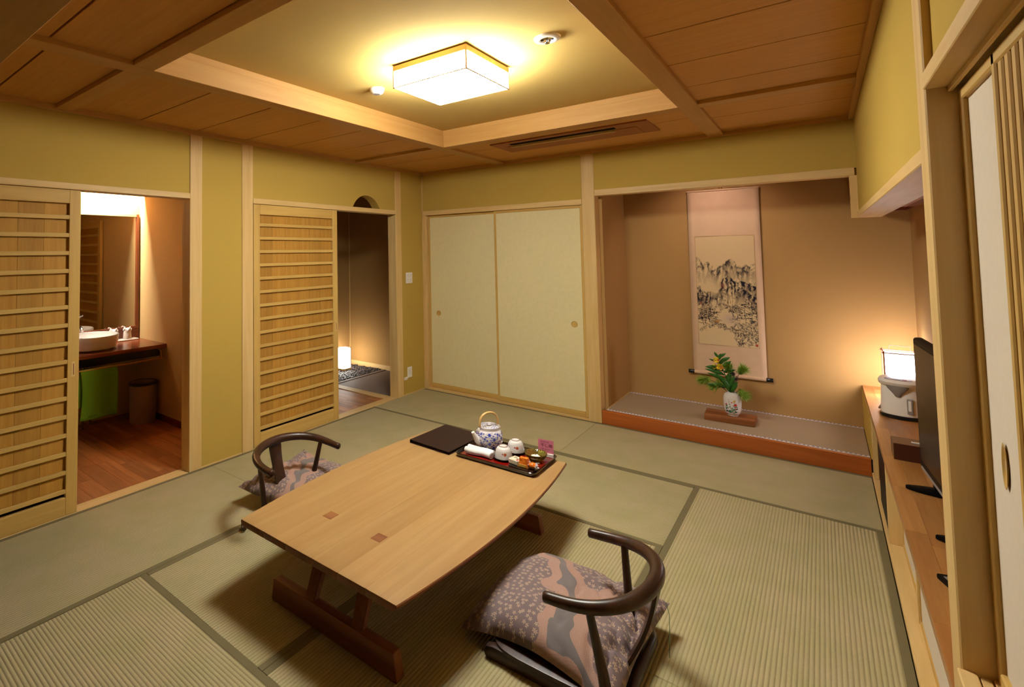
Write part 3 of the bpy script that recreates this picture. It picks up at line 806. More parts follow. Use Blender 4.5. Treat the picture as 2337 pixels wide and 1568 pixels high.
# ================================================================== ENTRANCE HALL (through the second opening)
GX, GY, GZ = -1.74, 0.61, -0.05
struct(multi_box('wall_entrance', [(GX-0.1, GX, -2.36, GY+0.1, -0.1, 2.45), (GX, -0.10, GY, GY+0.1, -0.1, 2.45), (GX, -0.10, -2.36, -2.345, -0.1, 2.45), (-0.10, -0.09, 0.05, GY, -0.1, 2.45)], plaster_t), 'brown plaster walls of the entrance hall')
struct(box('ceiling_entrance', GX-0.1, -0.1, -2.36, GY, 2.44, 2.48, plaster, bev=0), 'entrance hall ceiling')
fh = struct(box('floor_hall', GX, -0.10, -2.34, -0.60, -0.08, -0.014, dark_gap, bev=0), 'brown plank floor of the entrance hall')
planks(fh, GX, -0.102, -2.34, -0.605, -0.002, 0.115, 0.62, 'x')
box('step_edge', GX, -0.10, -0.603, -0.495, -0.09, 0.003, hinoki('x'), fh, bev=0.004)
fs = struct(box('floor_entry', GX, -0.10, -0.495, GY, -0.14, GZ-0.012, stone_m, bev=0), 'sunken grey stone floor by the entrance')
for (a, b, c, d) in ((-1.065, -0.58, -0.493, 0.06), (-0.578, -0.10, -0.493, 0.06), (-1.065, -0.58, 0.062, GY), (-0.578, -0.10, 0.062, GY)):
    box('stone_tile', a, b, c, d, GZ-0.02, GZ, stone_m, fs, bev=0.001)
box('kerb', -1.125, -1.069, -0.493, GY, GZ-0.02, GZ+0.006, stone_m, fs, bev=0.003)
bb = struct(box('baseboard_entrance', -1.74, -0.10, GY-0.012, GY, GZ, GZ+0.065, hinoki('x'), bev=0.002), 'pale wooden baseboard in the entrance hall')
box('corner_bead', GX, GX+0.012, GY-0.012, GY, GZ, 2.44, hinoki('z'), bb, bev=0.001)
# pebbles
bm = bmesh.new()
rp = random.Random(5)
for i in range(1500):
    x = rp.uniform(GX+0.015, -1.135); y = rp.uniform(-0.48, GY-0.02)
    s = rp.uniform(0.008, 0.017)
    r = bmesh.ops.create_icosphere(bm, subdivisions=1, radius=s)
    mtx = Matrix.Translation((x, y, GZ+rp.uniform(-0.004, 0.010))) @ Matrix.Rotation(rp.uniform(0, 6.28), 4, 'Z') @ Matrix.Rotation(rp.uniform(-0.4, 0.4), 4, 'X') @ Matrix.Diagonal((1.3, 0.9, 0.6, 1))
    bmesh.ops.transform(bm, matrix=mtx, verts=r['verts'])
tag(link('gravel', tome('gravel', bm), pebble_m), 'dark pebbles strewn along the entrance wall', 'gravel', kind='stuff')
# floor lantern
ln = thing('floor_lantern', 'square glowing paper lantern standing on the entrance pebbles', 'lantern', (-1.525, 0.245, GZ+0.006))
la = 0.072
box('base', -la-0.003, la+0.003, -la-0.003, la+0.003, 0.0, 0.030, hinoki('x'), ln, bev=0.002, local=True)
box('shade', -la+0.006, la-0.006, -la+0.006, la-0.006, 0.031, 0.296, lan_shade, ln, bev=0.001, local=True)
for sx in (-1, 1):
    for sy in (-1, 1):
        box('frame_post', sx*la-0.004, sx*la+0.004, sy*la-0.004, sy*la+0.004, 0.030, 0.304, vanity('z'), ln, bev=0.001, local=True)
for sx in (-1, 1):
    box('frame_bar', sx*la-0.003, sx*la+0.003, -la+0.004, la-0.004, 0.297, 0.304, vanity('y'), ln, bev=0.001, local=True)
    box('frame_bar', -la+0.004, la-0.004, sx*la-0.003, sx*la+0.003, 0.297, 0.304, vanity('x'), ln, bev=0.001, local=True)

# ================================================================== CEILING FITTINGS
LX, LY, LZ0, LZ1, LS = 1.932, -2.420, 2.448, 2.577, 0.232
cl = thing('ceiling_lamp', 'square paper-shaded ceiling lamp glowing in the raised ceiling', 'lamp', (LX, LY, LZ1))
box('top_frame', LX-LS, LX+LS, LY-LS, LY+LS, LZ1-0.036, LZ1-0.006, hinoki('x'), cl, bev=0.002)
box('mount', LX-LS+0.02, LX+LS-0.02, LY-LS+0.02, LY+LS-0.02, LZ1-0.006, LZ1+0.002, plastic_w, cl, bev=0.001)
i_ = 0.006
box('bottom_pane', LX-LS+i_, LX+LS-i_, LY-LS+i_, LY+LS-i_, LZ0+0.002, LZ0+0.006, ceil_shade, cl, bev=0)
for (a, b, c, d) in ((LX-LS+i_, LX-LS+i_+0.003, LY-LS+i_, LY+LS-i_), (LX+LS-i_-0.003, LX+LS-i_, LY-LS+i_, LY+LS-i_), (LX-LS+i_, LX+LS-i_, LY-LS+i_, LY-LS+i_+0.003), (LX-LS+i_, LX+LS-i_, LY+LS-i_-0.003, LY+LS-i_)):
    box('side_pane', a, b, c, d, LZ0+0.006, LZ1-0.034, ceil_shade, cl, bev=0)
hb = 0.0034
for sx in (-1, 1):
    for sy in (-1, 1):
        box('frame_post', LX+sx*(LS-0.003)-hb, LX+sx*(LS-0.003)+hb, LY+sy*(LS-0.003)-hb, LY+sy*(LS-0.003)+hb, LZ0, LZ1-0.034, hinoki('z'), cl, bev=0.0005)
for s in (-1, 1):
    box('frame_bar', LX+s*(LS-0.003)-hb, LX+s*(LS-0.003)+hb, LY-LS, LY+LS, LZ0-0.001, LZ0+0.003, hinoki('y'), cl, bev=0.0005)
    box('frame_bar', LX-LS, LX+LS, LY+s*(LS-0.003)-hb, LY+s*(LS-0.003)+hb, LZ0-0.001, LZ0+0.003, hinoki('x'), cl, bev=0.0005)

sd = thing('smoke_detector', 'small round white smoke detector beside the ceiling lamp', 'smoke detector', (1.372, -2.40, 2.5775))
lathe('body', [(0.0, -0.034), (0.030, -0.034), (0.036, -0.030), (0.044, -0.018), (0.046, -0.006), (0.047, 0.0)], plastic_w, sd, (0, 0, 0), seg=36, cap0=False, cap1=True, local=True)
lathe('sensor_ring', [(0.0, -0.037), (0.018, -0.037), (0.022, -0.0335)], plastic_g, sd, (0, 0, 0), seg=24, cap0=False, cap1=False, local=True)
sp = thing('sprinkler_head', 'round recessed sprinkler head in the raised ceiling', 'sprinkler', (2.482, -2.425, 2.5775))
lathe('flange', [(0.030, 0.002), (0.031, -0.010), (0.044, -0.014), (0.060, -0.009), (0.063, 0.0)], plastic_w, sp, (0, 0, 0), seg=40, cap0=False, cap1=False, local=True)
lathe('cup', [(0.031, -0.010), (0.026, 0.006), (0.0, 0.008)], chrome, sp, (0, 0, 0), seg=32, cap0=False, cap1=False, local=True)
lathe('deflector', [(0.0, -0.030), (0.012, -0.028), (0.013, -0.025), (0.005, -0.022), (0.004, 0.006)], chrome, sp, (0, 0, 0), seg=20, cap0=False, cap1=False, local=True)
# flush air conditioner panel
ac = thing('air_conditioner', 'flush wood-finished air conditioner panel in the ceiling above the closet', 'air conditioner', (1.94, -0.68, CZ))
ax0, ax1, ay0, ay1 = 1.345, 2.560, -0.885, -0.470
acm = wood('ac_panel', (172, 104, 54), (160, 94, 46), 'x', 1.2, 0.5, 0.25, var=0.0)
box('panel', ax0, ax1, ay0, ay1, CZ-0.011, CZ+0.002, acm, ac, bev=0.004)
box('intake_panel', ax0+0.10, ax1-0.10, ay0+0.135, ay1-0.03, CZ-0.0145, CZ-0.010, acm, ac, bev=0.002)
box('outlet_slot', ax0+0.15, ax1-0.23, ay0+0.055, ay0+0.105, CZ-0.0125, CZ-0.009, dark_gap, ac, bev=0)
lv = box('louver', ax0+0.155, ax1-0.235, ay0+0.104, ay0+0.110, CZ-0.036, CZ-0.011, hinoki('x'), ac, bev=0.002); lv.rotation_euler = (-0.25, 0, 0)

# wall plates
def plate(name, label, cat, y, z, hgt, wd, keys):
    t_ = thing(name, label, cat, (0.0, y, z-hgt/2))
    box('cover', 0.0, 0.008, y-wd/2, y+wd/2, z-hgt/2, z+hgt/2, plastic_w, t_, bev=0.003)
    for k in range(keys):
        for j in (-1, 1):
            zz = z+hgt*(0.22 if k == 0 else -0.22)
            kb = box('rocker', 0.007, 0.011, y+j*wd*0.22-wd*0.18, y+j*wd*0.22+wd*0.18, zz-hgt*0.16, zz+hgt*0.16, cardw, t_, bev=0.002)
            box('marker', 0.0108, 0.0114, y+j*wd*0.22-0.004, y+j*wd*0.22+0.004, zz+0.008, zz+0.011, plastic_g, kb, bev=0)
plate('light_switch', 'cream double light switch plate beside the closet corner', 'switch', -0.275, 1.262, 0.120, 0.116, 2)
ou = thing('wall_outlet', 'cream power outlet low on the wall by the corner', 'outlet', (0, -0.285, 0.18))
box('cover', 0.0, 0.008, -0.330, -0.250, 0.180, 0.295, plastic_w, ou, bev=0.003)
box('socket', 0.007, 0.010, -0.310, -0.270, 0.215, 0.275, cardw, ou, bev=0.002)
box('side_port', 0.0, 0.012, -0.392, -0.332, 0.165, 0.195, plastic_w, ou, bev=0.003)

# ================================================================== TOKONOMA THINGS
# ---- ink painting computed stroke by stroke
PWn, PHn = 150, 330
def ink_painting():
    A = np.zeros((PHn, PWn))
    yy, xx = np.mgrid[0:PHn, 0:PWn]
    U = xx/(PWn-1); V = yy/(PHn-1)
    rg = np.random.default_rng(4)
    WU = np.vectorize(lambda a, b: mnoise.noise((a*9, b*20, 2.2)))(U, V)*0.030+np.vectorize(lambda a, b: mnoise.noise((a*28, b*60, 7.2)))(U, V)*0.012
    WV = np.vectorize(lambda a, b: mnoise.noise((a*8, b*18, 12.2)))(U, V)*0.013+np.vectorize(lambda a, b: mnoise.noise((a*30, b*62, 17.2)))(U, V)*0.006
    U0, V0 = U, V
    U, V = U+WU, V+WV
    DRY = np.clip(0.62+1.1*np.vectorize(lambda a, b: mnoise.noise((a*60, b*130, 4.4)))(U, V), 0.25, 1.0)
    def stroke(x0, y0, x1, y1, wd, al):
        nonlocal A
        p = np.array([x0, y0]); q = np.array([x1, y1]); d = q-p
        L = (d*d*np.array([1, 4.9])).sum()+1e-9
        t = np.clip(((U-p[0])*d[0]+(V-p[1])*d[1]*4.9)/L, 0, 1)
        dist = np.sqrt((U-p[0]-t*d[0])**2+((V-p[1]-t*d[1])*2.22)**2)
        A = np.maximum(A, min(1.0, al*1.25)*np.clip(1.3-dist/(wd*1.35), 0, 1)*DRY)
    def nz(f1, f2, ph):
        return np.vectorize(lambda a, b: mnoise.noise((a*f1+ph, b*f2, ph*1.7)))(U, V)
    n1 = nz(22, 9, 1.0); n2 = nz(46, 30, 5.0); n3 = nz(9, 6, 9.0)
    def ridge(pts, depth, al, fade=0.10):
        nonlocal A
        px = [p_[0] for p_ in pts]; pv = [p_[1] for p_ in pts]
        r = np.interp(U, px, pv)+0.006*n2+0.012*n1
        d = V-r
        tex = np.clip(0.55+1.5*n1+0.9*n2, 0, 1)
        body = np.where((d > 0) & (d < depth), np.clip(tex*np.exp(-d/fade)*al*1.35, 0, 1), 0)
        edge = np.exp(-(d/0.008)**2)*al*0.95*np.clip(0.5+2*n2+0.4, 0.2, 1)
        A = np.maximum(A, np.maximum(body, edge))
    def fadex(pts, a, b): return [p_ for p_ in pts if a <= p_[0] <= b]
    ridge([(0, .19), (.06, .22), (.13, .275), (.2, .245), (.24, .255), (.30, .31), (.34, .325), (.40, .275), (.45, .27), (.52, .25), (.58, .215), (.66, .24), (.70, .28), (.78, .30), (.84, .27), (.92, .275), (1, .262)], 0.17, 0.62, 0.085)
    ridge([(0, .30), (.10, .285), (.2, .265), (.28, .31), (.33, .36), (.38, .33), (.44, .285), (.52, .32), (.60, .27), (.66, .30), (.74, .34), (.82, .31), (.9, .33), (1, .29)], 0.14, 0.6, 0.07)
    ridge([(.36, .52), (.42, .46), (.46, .40), (.5, .375), (.56, .36), (.64, .40), (.70, .43), (.78, .40), (.86, .43), (.93, .46), (1, .45)], 0.18, 0.95, 0.10)
    ridge([(.40, .56), (.47, .50), (.55, .44), (.62, .43), (.68, .50), (.75, .475), (.82, .49), (.9, .53), (1, .55)], 0.14, 0.9, 0.08)
    ridge([(0, .42), (.06, .44), (.1, .47), (.15, .51), (.20, .56), (.23, .63), (.25, .70)], 0.0, 0.0)
    for k in range(90):      # left cliff
        x = rg.uniform(0.0, 0.21); v0 = 0.43+0.85*x+rg.uniform(0, 0.16)
        stroke(x, v0, x+rg.uniform(-.01, .03), v0+rg.uniform(.02, .055), rg.uniform(.004, .011), rg.uniform(.35, .95))
    for k in range(130):     # cliff faces, upright strokes
        x = rg.uniform(0.38, 1.0); v0 = rg.uniform(0.42, 0.60)
        stroke(x, v0, x+rg.uniform(-.02, .03), v0+rg.uniform(.015, .05), rg.uniform(.003, .010), rg.uniform(.25, .8))
    for k in range(60):      # upper slopes
        x = rg.uniform(0.0, 1.0); v0 = rg.uniform(0.27, 0.38)
        stroke(x, v0, x+rg.uniform(-.03, .03), v0+rg.uniform(.01, .04), rg.uniform(.003, .007), rg.uniform(.2, .6))
    # mist in the valley
    mist = np.exp(-(((U-.30)/.10)**2+((V-.50)/.075)**2))
    A = A*(1-0.9*mist)
    # pines: dark flat canopies and leaning trunks
    for (x, va, vb) in ((.12, .70, .80), (.22, .67, .80), (.60, .63, .73), (.66, .65, .76), (.80, .64, .78), (.92, .585, .74), (.97, .63, .80), (.05, .72, .82)):
        stroke(x, va, x+rg.uniform(-.02, .04), vb, .008, .95)
        for j in range(16):
            v0 = rg.uniform(va-.015, vb-.03); x0 = x+rg.uniform(-.13, .06)
            stroke(x0, v0, x0+rg.uniform(.03, .08), v0+rg.uniform(-.004, .006), rg.uniform(.006, .013), rg.uniform(.7, 1))
    for k in range(120):
        x0 = rg.uniform(-.02, .98); v0 = rg.uniform(.615, .82)
        if .33 < x0 < .52 and v0 > .68: continue
        stroke(x0, v0, x0+rg.uniform(.03, .09), v0+rg.uniform(-.004, .005), rg.uniform(.004, .011), rg.uniform(.5, .95))
    # foreground rocks and stream
    for k in range(120):
        x0 = rg.uniform(.30, 1.0); v0 = .80+.18*(x0-.3)*rg.uniform(.3, 1.2)
        stroke(x0, v0, x0+rg.uniform(.03, .09), v0+rg.uniform(.015, .045), rg.uniform(.003, .008), rg.uniform(.3, .9))
    for k in range(50):
        x0 = rg.uniform(.0, .42); v0 = .86-.06*math.sin(x0*5)+rg.uniform(0, .02)
        stroke(x0, v0, x0+rg.uniform(.03, .07), v0+rg.uniform(-.012, .022), rg.uniform(.003, .008), rg.uniform(.3, .85))
    for k in range(110):
        x0 = rg.uniform(.62, .98); v0 = rg.uniform(.78, .985)
        stroke(x0, v0, x0+rg.uniform(-.05, .05), v0+rg.uniform(0, .04), rg.uniform(.005, .011), rg.uniform(.5, 1))
    A = np.clip(A*1.25, 0, 1)
    U, V = U0, V0
    paper = np.array(lin((228, 198, 148))[:3]); ink = np.array(lin((40, 36, 46))[:3])
    C = paper*(1-A[..., None])+ink*A[..., None]
    warm = np.clip(np.exp(-(((U-.45)/.05)**2+((V-.455)/.02)**2))*0.6, 0, 1)[..., None]
    C = C*(1-warm)+np.array(lin((150, 80, 70))[:3])*warm
    hut = ((abs(U-.33) < .045-2.2*abs(V-.783)) & (abs(V-.783) < .007)); C[hut] = lin((206, 140, 60))[:3]
    pale = (np.exp(-(((U-.55)/.12)**2+((V-.76)/.05)**2))*0.45)[..., None]
    C = C*(1-pale)+np.array(lin((170, 150, 150))[:3])*pale
    seal = ((U > .955) & (U < .99) & (V > .965) & (V < .985)); C[seal] = lin((190, 70, 56))[:3]
    s2 = ((U > .05) & (U < .072) & (V > .618) & (V < .632)); C[s2] = lin((190, 70, 56))[:3]
    for k in range(7):
        s3 = ((U > .052) & (U < .068) & (V > .55+.009*k) & (V < .5555+.009*k) & (rg.random(U.shape) > .35)); C[s3] = lin((70, 56, 52))[:3]
    return C
def painted_grid(name, C, fn, mat):
    hh, ww = C.shape[:2]
    verts = [fn(i/(ww-1), j/(hh-1)) for j in range(hh) for i in range(ww)]
    faces = [(j*ww+i, j*ww+i+1, (j+1)*ww+i+1, (j+1)*ww+i) for j in range(hh-1) for i in range(ww-1)]
    me = bpy.data.meshes.new(name); me.from_pydata(verts, [], faces)
    at = me.color_attributes.new('paint', 'FLOAT_COLOR', 'POINT')
    buf = np.ones((hh*ww, 4), dtype=np.float32); buf[:, :3] = C.reshape(-1, 3)
    at.data.foreach_set('color', buf.ravel())
    me.materials.append(mat); me.shade_smooth()
    return me

SX0, SX1, SZ0, SZ1, SY = 2.508, 3.052, 0.405, 2.072, 0.783
sc = thing('hanging_scroll', 'hanging scroll with an ink landscape of mountains and pines', 'scroll', ((SX0+SX1)/2, SY, SZ1))
so = wl(sc)
def scroll_y(u, v):   # gentle waves of hanging paper
    return 0.0035*math.sin(v*9+u*2)*math.sin(u*3.1)+0.0018*math.sin(v*31+1+u*4)-0.004*v
nu, nv = 14, 90
vs = []; fs_ = []
for j in range(nv+1):
    for i in range(nu+1):
        u, v = i/nu, j/nv
        vs.append((SX0+(SX1-SX0)*u-so.x, SY+scroll_y(u, v)-so.y, SZ1+(SZ0-SZ1)*v-so.z))
for j in range(nv):
    for i in range(nu):
        a = j*(nu+1)+i
        fs_.append((a, a+nu+1, a+nu+2, a+1))
me = bpy.data.meshes.new('mount_paper'); me.from_pydata(vs, [], fs_); me.shade_smooth()
mo = link('mount_paper', me, paper_mount, sc, (0, 0, 0), local=True)
md = mo.modifiers.new('thick', 'SOLIDIFY'); md.thickness = 0.0012; md.offset = 1.0
IX0, IX1, IZ0, IZ1 = 2.560, 3.003, 0.667, 1.656
def pic(u, v):
    x = IX0+(IX1-IX0)*u; z = IZ1+(IZ0-IZ1)*v
    gu, gv = (x-SX0)/(SX1-SX0), (SZ1-z)/(SZ1-SZ0)
    return (x-so.x, SY+scroll_y(gu, gv)-0.0022-so.y, z-so.z)
link('ink_landscape', painted_grid('ink_landscape', ink_painting(), pic, paint_paper), None, sc, (0, 0, 0), local=True)
# thin border line around the picture
bord = plain('picture_border', (196, 162, 118), 0.9, spec=0.1)
for (a, b, c, d) in ((IX0-0.003, IX0, IZ0, IZ1), (IX1, IX1+0.003, IZ0, IZ1), (IX0-0.003, IX1+0.003, IZ1, IZ1+0.003), (IX0-0.003, IX1+0.003, IZ0-0.003, IZ0)):
    box('picture_edge', a, b, SY-0.0068, SY-0.0050, c, d, bord, sc, bev=0)
rod = lathe('top_rod', [(0.007, -0.273), (0.007, 0.273)], paper_mount, sc, ((SX0+SX1)/2, SY, SZ1+0.006), seg=14); rod.rotation_euler = (0, math.pi/2, 0)
rol = lathe('bottom_roller', [(0.016, -0.266), (0.016, 0.266)], paper_mount, sc, ((SX0+SX1)/2, SY-0.008, SZ0), seg=20); rol.rotation_euler = (0, math.pi/2, 0)
for s in (-1, 1):
    kn = lathe('roller_knob', [(0.0, -0.024), (0.016, -0.024), (0.018, -0.020), (0.0175, 0.0), (0.018, 0.020), (0.016, 0.023), (0.0, 0.023)], plastic_k, sc, ((SX0+SX1)/2+s*0.289, SY-0.008, SZ0), seg=20, cap0=False, cap1=False); kn.rotation_euler = (0, math.pi/2, 0)
xc_ = (SX0+SX1)/2
hk = Vector((xc_-0.01, SY-0.004, SZ1+0.052))
tube('cord', [Vector((xc_-0.16, SY, SZ1+0.012))-so, hk-so, Vector((xc_+0.14, SY, SZ1+0.012))-so], 0.0016, stem_m, sc, 6)
tube('nail', [hk-so+Vector((0, 0.022, -0.004)), hk-so+Vector((0, -0.012, 0.002)), hk-so+Vector((0, -0.014, 0.010))], 0.003, plastic_k, sc, 8)
tube('cord_knot', [hk-so+Vector((-0.012, -0.004, -0.016)), hk-so+Vector((-0.004, -0.006, 0.006)), hk-so+Vector((0.006, -0.006, 0.004)), hk-so+Vector((0.010, -0.004, -0.018))], 0.004, twig_m, sc, 8)

# ---- display board, vase, flowers
db = prism('display_board', [(-0.172, -0.105), (0.168, -0.100), (0.175, 0.095), (-0.178, 0.100)], 0.048, dboard('x'), None, (2.822, 0.375, TZ+0.0005), bev=0.004)
db.rotation_euler = (0, 0, math.radians(1.5))
tag(db, 'thick brown wooden board under the flower vase', 'board')
VX, VY, VZ = 2.842, 0.360, TZ+0.049
vb = thing('flower_vase', 'white porcelain vase painted with red flowers and green leaves', 'vase', (VX, VY, VZ))
vprof = [(0.036, 0.0), (0.037, 0.006), (0.039, 0.010), (0.050, 0.022), (0.0585, 0.045), (0.062, 0.085), (0.063, 0.125), (0.0615, 0.150), (0.056, 0.168), (0.046, 0.180), (0.036, 0.184), (0.034, 0.188), (0.035, 0.192)]
def lathe_paint(name, prof, fn, seg=120, rows=110, mat=paint_china):
    zs = np.array([p_[1] for p_ in prof]); rs = np.array([p_[0] for p_ in prof])
    ss = np.concatenate([[0], np.cumsum(np.hypot(np.diff(zs), np.diff(rs)))]); ss /= ss[-1]
    tt = np.linspace(0, 1, rows)
    R_ = np.interp(tt, ss, rs); Z_ = np.interp(tt, ss, zs)
    # smooth the profile a little
    for _ in range(2):
        R_[1:-1] = (R_[:-2]+2*R_[1:-1]+R_[2:])/4; Z_[1:-1] = (Z_[:-2]+2*Z_[1:-1]+Z_[2:])/4
    th = np.linspace(0, 2*math.pi, seg, endpoint=False)
    verts = [(R_[j]*math.cos(a), R_[j]*math.sin(a), Z_[j]) for j in range(rows) for a in th]
    faces = [(j*seg+i, j*seg+(i+1) % seg, (j+1)*seg+(i+1) % seg, (j+1)*seg+i) for j in range(rows-1) for i in range(seg)]
    faces.append(tuple(reversed(range(seg))))
    me = bpy.data.meshes.new(name); me.from_pydata(verts, [], faces)
    C = np.ones((rows*seg, 4), dtype=np.float32)
    for j in range(rows):
        for i in range(seg):
            C[j*seg+i, :3] = fn(th[i], Z_[j], R_[j])
    at = me.color_attributes.new('paint', 'FLOAT_COLOR', 'POINT'); at.data.foreach_set('color', C.ravel())
    me.materials.append(mat); me.shade_smooth()
    return me
WHITE = np.array(lin((240, 234, 228))[:3])
vcam = math.atan2(CAM_LOC[1]-VY, CAM_LOC[0]-VX)
GREEN = np.array(lin((40, 130, 96))[:3]); RED = np.array(lin((214, 50, 30))[:3]); YEL = np.array(lin((214, 176, 60))[:3]); DK = np.array(lin((50, 60, 56))[:3])
motifs = []
rv = random.Random(9)
for (s, z, r, c) in ((0.020, 0.098, 0.013, RED), (0.012, 0.126, 0.010, YEL), (-0.006, 0.116, 0.006, RED), (0.022, 0.068, 0.006, RED), (-0.046, 0.098, 0.008, RED), (0.012, 0.126, 0.004, DK), (-0.012, 0.070, 0.005, YEL), (0.0, 0.056, 0.004, YEL)):
    motifs.append((s, z, r, r, c))
leaves_ = []
for k in range(46):
    s = rv.uniform(-0.052, 0.030); z = 0.03+abs(rv.gauss(0, 0.035))
    if z > 0.11: continue
    leaves_.append((s, z, rv.uniform(0.004, 0.009), rv.uniform(0.003, 0.005), GREEN if rv.random() < 0.75 else DK))
def vase_col(th, z, r):
    s = ((th-vcam+math.pi) % (2*math.pi)-math.pi)*r     # +s to the right seen from the room
    for (a, b, ra, rb, c) in motifs:
        d = math.hypot(s-a, z-b)
        if d < ra*(0.82+0.18*math.cos(5*math.atan2(z-b, s-a))): return c
    for (a, b, ra, rb, c) in leaves_:
        if ((s-a)/ra)**2+((z-b)/rb)**2 < 1: return c
    for (a, b, sl) in ((0.004, 0.045, 0.12), (0.014, 0.05, 0.05), (-0.010, 0.05, -0.2)):
        if abs(s-a-sl*(z-b)) < 0.0011 and b < z < b+0.085: return DK
    return WHITE
link('body', lathe_paint('vase_body', vprof, vase_col), None, vb, (0, 0, 0), local=True)
lathe('inner_neck', [(0.0345, 0.192), (0.031, 0.190), (0.031, 0.150), (0.0, 0.15)], porcelain, vb, (0, 0, 0), seg=40, cap0=False, cap1=False, local=True)

# plants: local frame, +x to the right in the alcove, -y to the room
def leaf_bm(bm, base, direc, length, width, droop=0.2, up=Vector((0, 0, 1)), fold=0.25):
    d = Vector(direc).normalized(); side = d.cross(up)
    if side.length < 1e-3: side = Vector((1, 0, 0))
    side.normalize(); nrm = side.cross(d).normalized()
    n = 7; L_, R_, C_ = [], [], []
    for i in range(n+1):
        t_ = i/n
        p_ = Vector(base)+d*length*t_-Vector((0, 0, 1))*droop*length*t_*t_
        wd = width*math.sin(math.pi*min(1, 0.04+t_*0.96))**0.8*(1-0.35*t_)
        C_.append(bm.verts.new(p_-nrm*wd*fold)); L_.append(bm.verts.new(p_+side*wd)); R_.append(bm.verts.new(p_-side*wd))
    for i in range(n):
        bm.faces.new((L_[i], L_[i+1], C_[i+1], C_[i])); bm.faces.new((C_[i], C_[i+1], R_[i+1], R_[i]))
    return bm
def leaf(parent, base, direc, length, width, droop=0.15, mat=None, name='leaf', up=None):
    bm = leaf_bm(bmesh.new(), base, direc, length, width, droop, up=up or Vector((0, 0, 1)))
    o = link(name, tome(name, bm, True, 80), mat or leaf_m, parent, (0, 0, 0), local=True)
    s_ = o.modifiers.new('thick', 'SOLIDIFY'); s_.thickness = 0.0008
    return o
ZT = 0.185
lily = thing('lily_stem', 'leafy stem with small yellow lilies in the alcove vase', 'flower', (VX, VY, VZ))
rl_ = random.Random(21)
S1 = [(-0.006, -0.004, ZT-0.03), (-0.016, -0.008, ZT+0.05), (-0.040, -0.012, ZT+0.14), (-0.068, -0.016, ZT+0.22), (-0.086, -0.018, ZT+0.285)]
tube('stem', S1, [0.004, 0.004, 0.0035, 0.003, 0.002], stem_m, lily, 8)
for (b, d, L, wd) in (((-0.012, -0.008, ZT+0.02), (0.25, -0.3, 1.0), 0.16, 0.016), ((-0.014, -0.008, ZT+0.03), (-0.55, -0.2, 0.9), 0.17, 0.017), ((-0.02, -0.01, ZT+0.05), (0.1, -0.4, 1.0), 0.14, 0.015),
        ((-0.02, -0.01, ZT+0.04), (-1.0, -0.3, 0.25), 0.15, 0.020), ((-0.03, -0.012, ZT+0.09), (-1.0, -0.2, 0.6), 0.15, 0.015), ((-0.035, -0.012, ZT+0.11), (0.5, -0.3, 0.9), 0.10, 0.013), ((-0.045, -0.012, ZT+0.14), (-1.0, -0.2, 0.45), 0.14, 0.015),
        ((-0.060, -0.015, ZT+0.19), (-1.0, 0.0, 0.15), 0.115, 0.016), ((-0.062, -0.015, ZT+0.19), (0.6, -0.2, 0.8), 0.11, 0.015), ((-0.072, -0.016, ZT+0.23), (-0.9, -0.2, 0.55), 0.085, 0.013), ((-0.075, -0.016, ZT+0.24), (0.9, -0.1, 0.8), 0.095, 0.014),
        ((-0.084, -0.018, ZT+0.275), (0.9, 0.1, 0.9), 0.075, 0.012), ((-0.086, -0.018, ZT+0.28), (-0.4, -0.1, 0.9), 0.055, 0.009), ((-0.010, -0.006, ZT+0.0), (0.45, -0.5, 0.85), 0.13, 0.015), ((-0.010, -0.006, ZT+0.0), (-0.2, -0.5, 0.9), 0.15, 0.016), ((-0.03, -0.01, ZT+0.08), (0.35, -0.5, 0.9), 0.12, 0.014), ((-0.05, -0.014, ZT+0.16), (0.8, -0.3, 0.5), 0.10, 0.014), ((-0.055, -0.014, ZT+0.17), (-0.7, -0.5, 0.6), 0.11, 0.014), ((-0.07, -0.016, ZT+0.22), (0.3, -0.5, 0.9), 0.09, 0.013), ((-0.08, -0.018, ZT+0.26), (0.3, -0.4, 1.0), 0.075, 0.012), ((-0.02, -0.01, ZT+0.05), (0.8, -0.3, 0.7), 0.09, 0.013)):
    leaf(lily, b, d, L*1.08, wd*1.35, up=Vector((rl_.uniform(-0.5, 0.5), 1.0, rl_.uniform(-0.2, 0.7))))
def bloom(parent, c, sz, up):
    fl = thing('bloom', None, None, (0, 0, 0)); fl.parent = parent; fl.location = c
    zq = Vector((0, 0, 1)).rotation_difference(Vector(up).normalized())
    fl.rotation_mode = 'QUATERNION'; fl.rotation_quaternion = zq
    for k in range(6):
        a = k*math.pi/3
        leaf(fl, (0, 0, 0), (math.cos(a), math.sin(a), 1.1), sz, sz*0.42, droop=0.35 if k % 2 else 0.2, mat=yellow_m if k % 3 else orange_p, name='petal')
bloom(lily, (-0.088, -0.030, ZT+0.252), 0.042, (-0.4, -0.8, 0.5)); bloom(lily, (-0.074, -0.035, ZT+0.205), 0.044, (0.2, -0.9, 0.3)); bloom(lily, (-0.100, -0.030, ZT+0.205), 0.036, (-0.6, -0.7, 0.1))
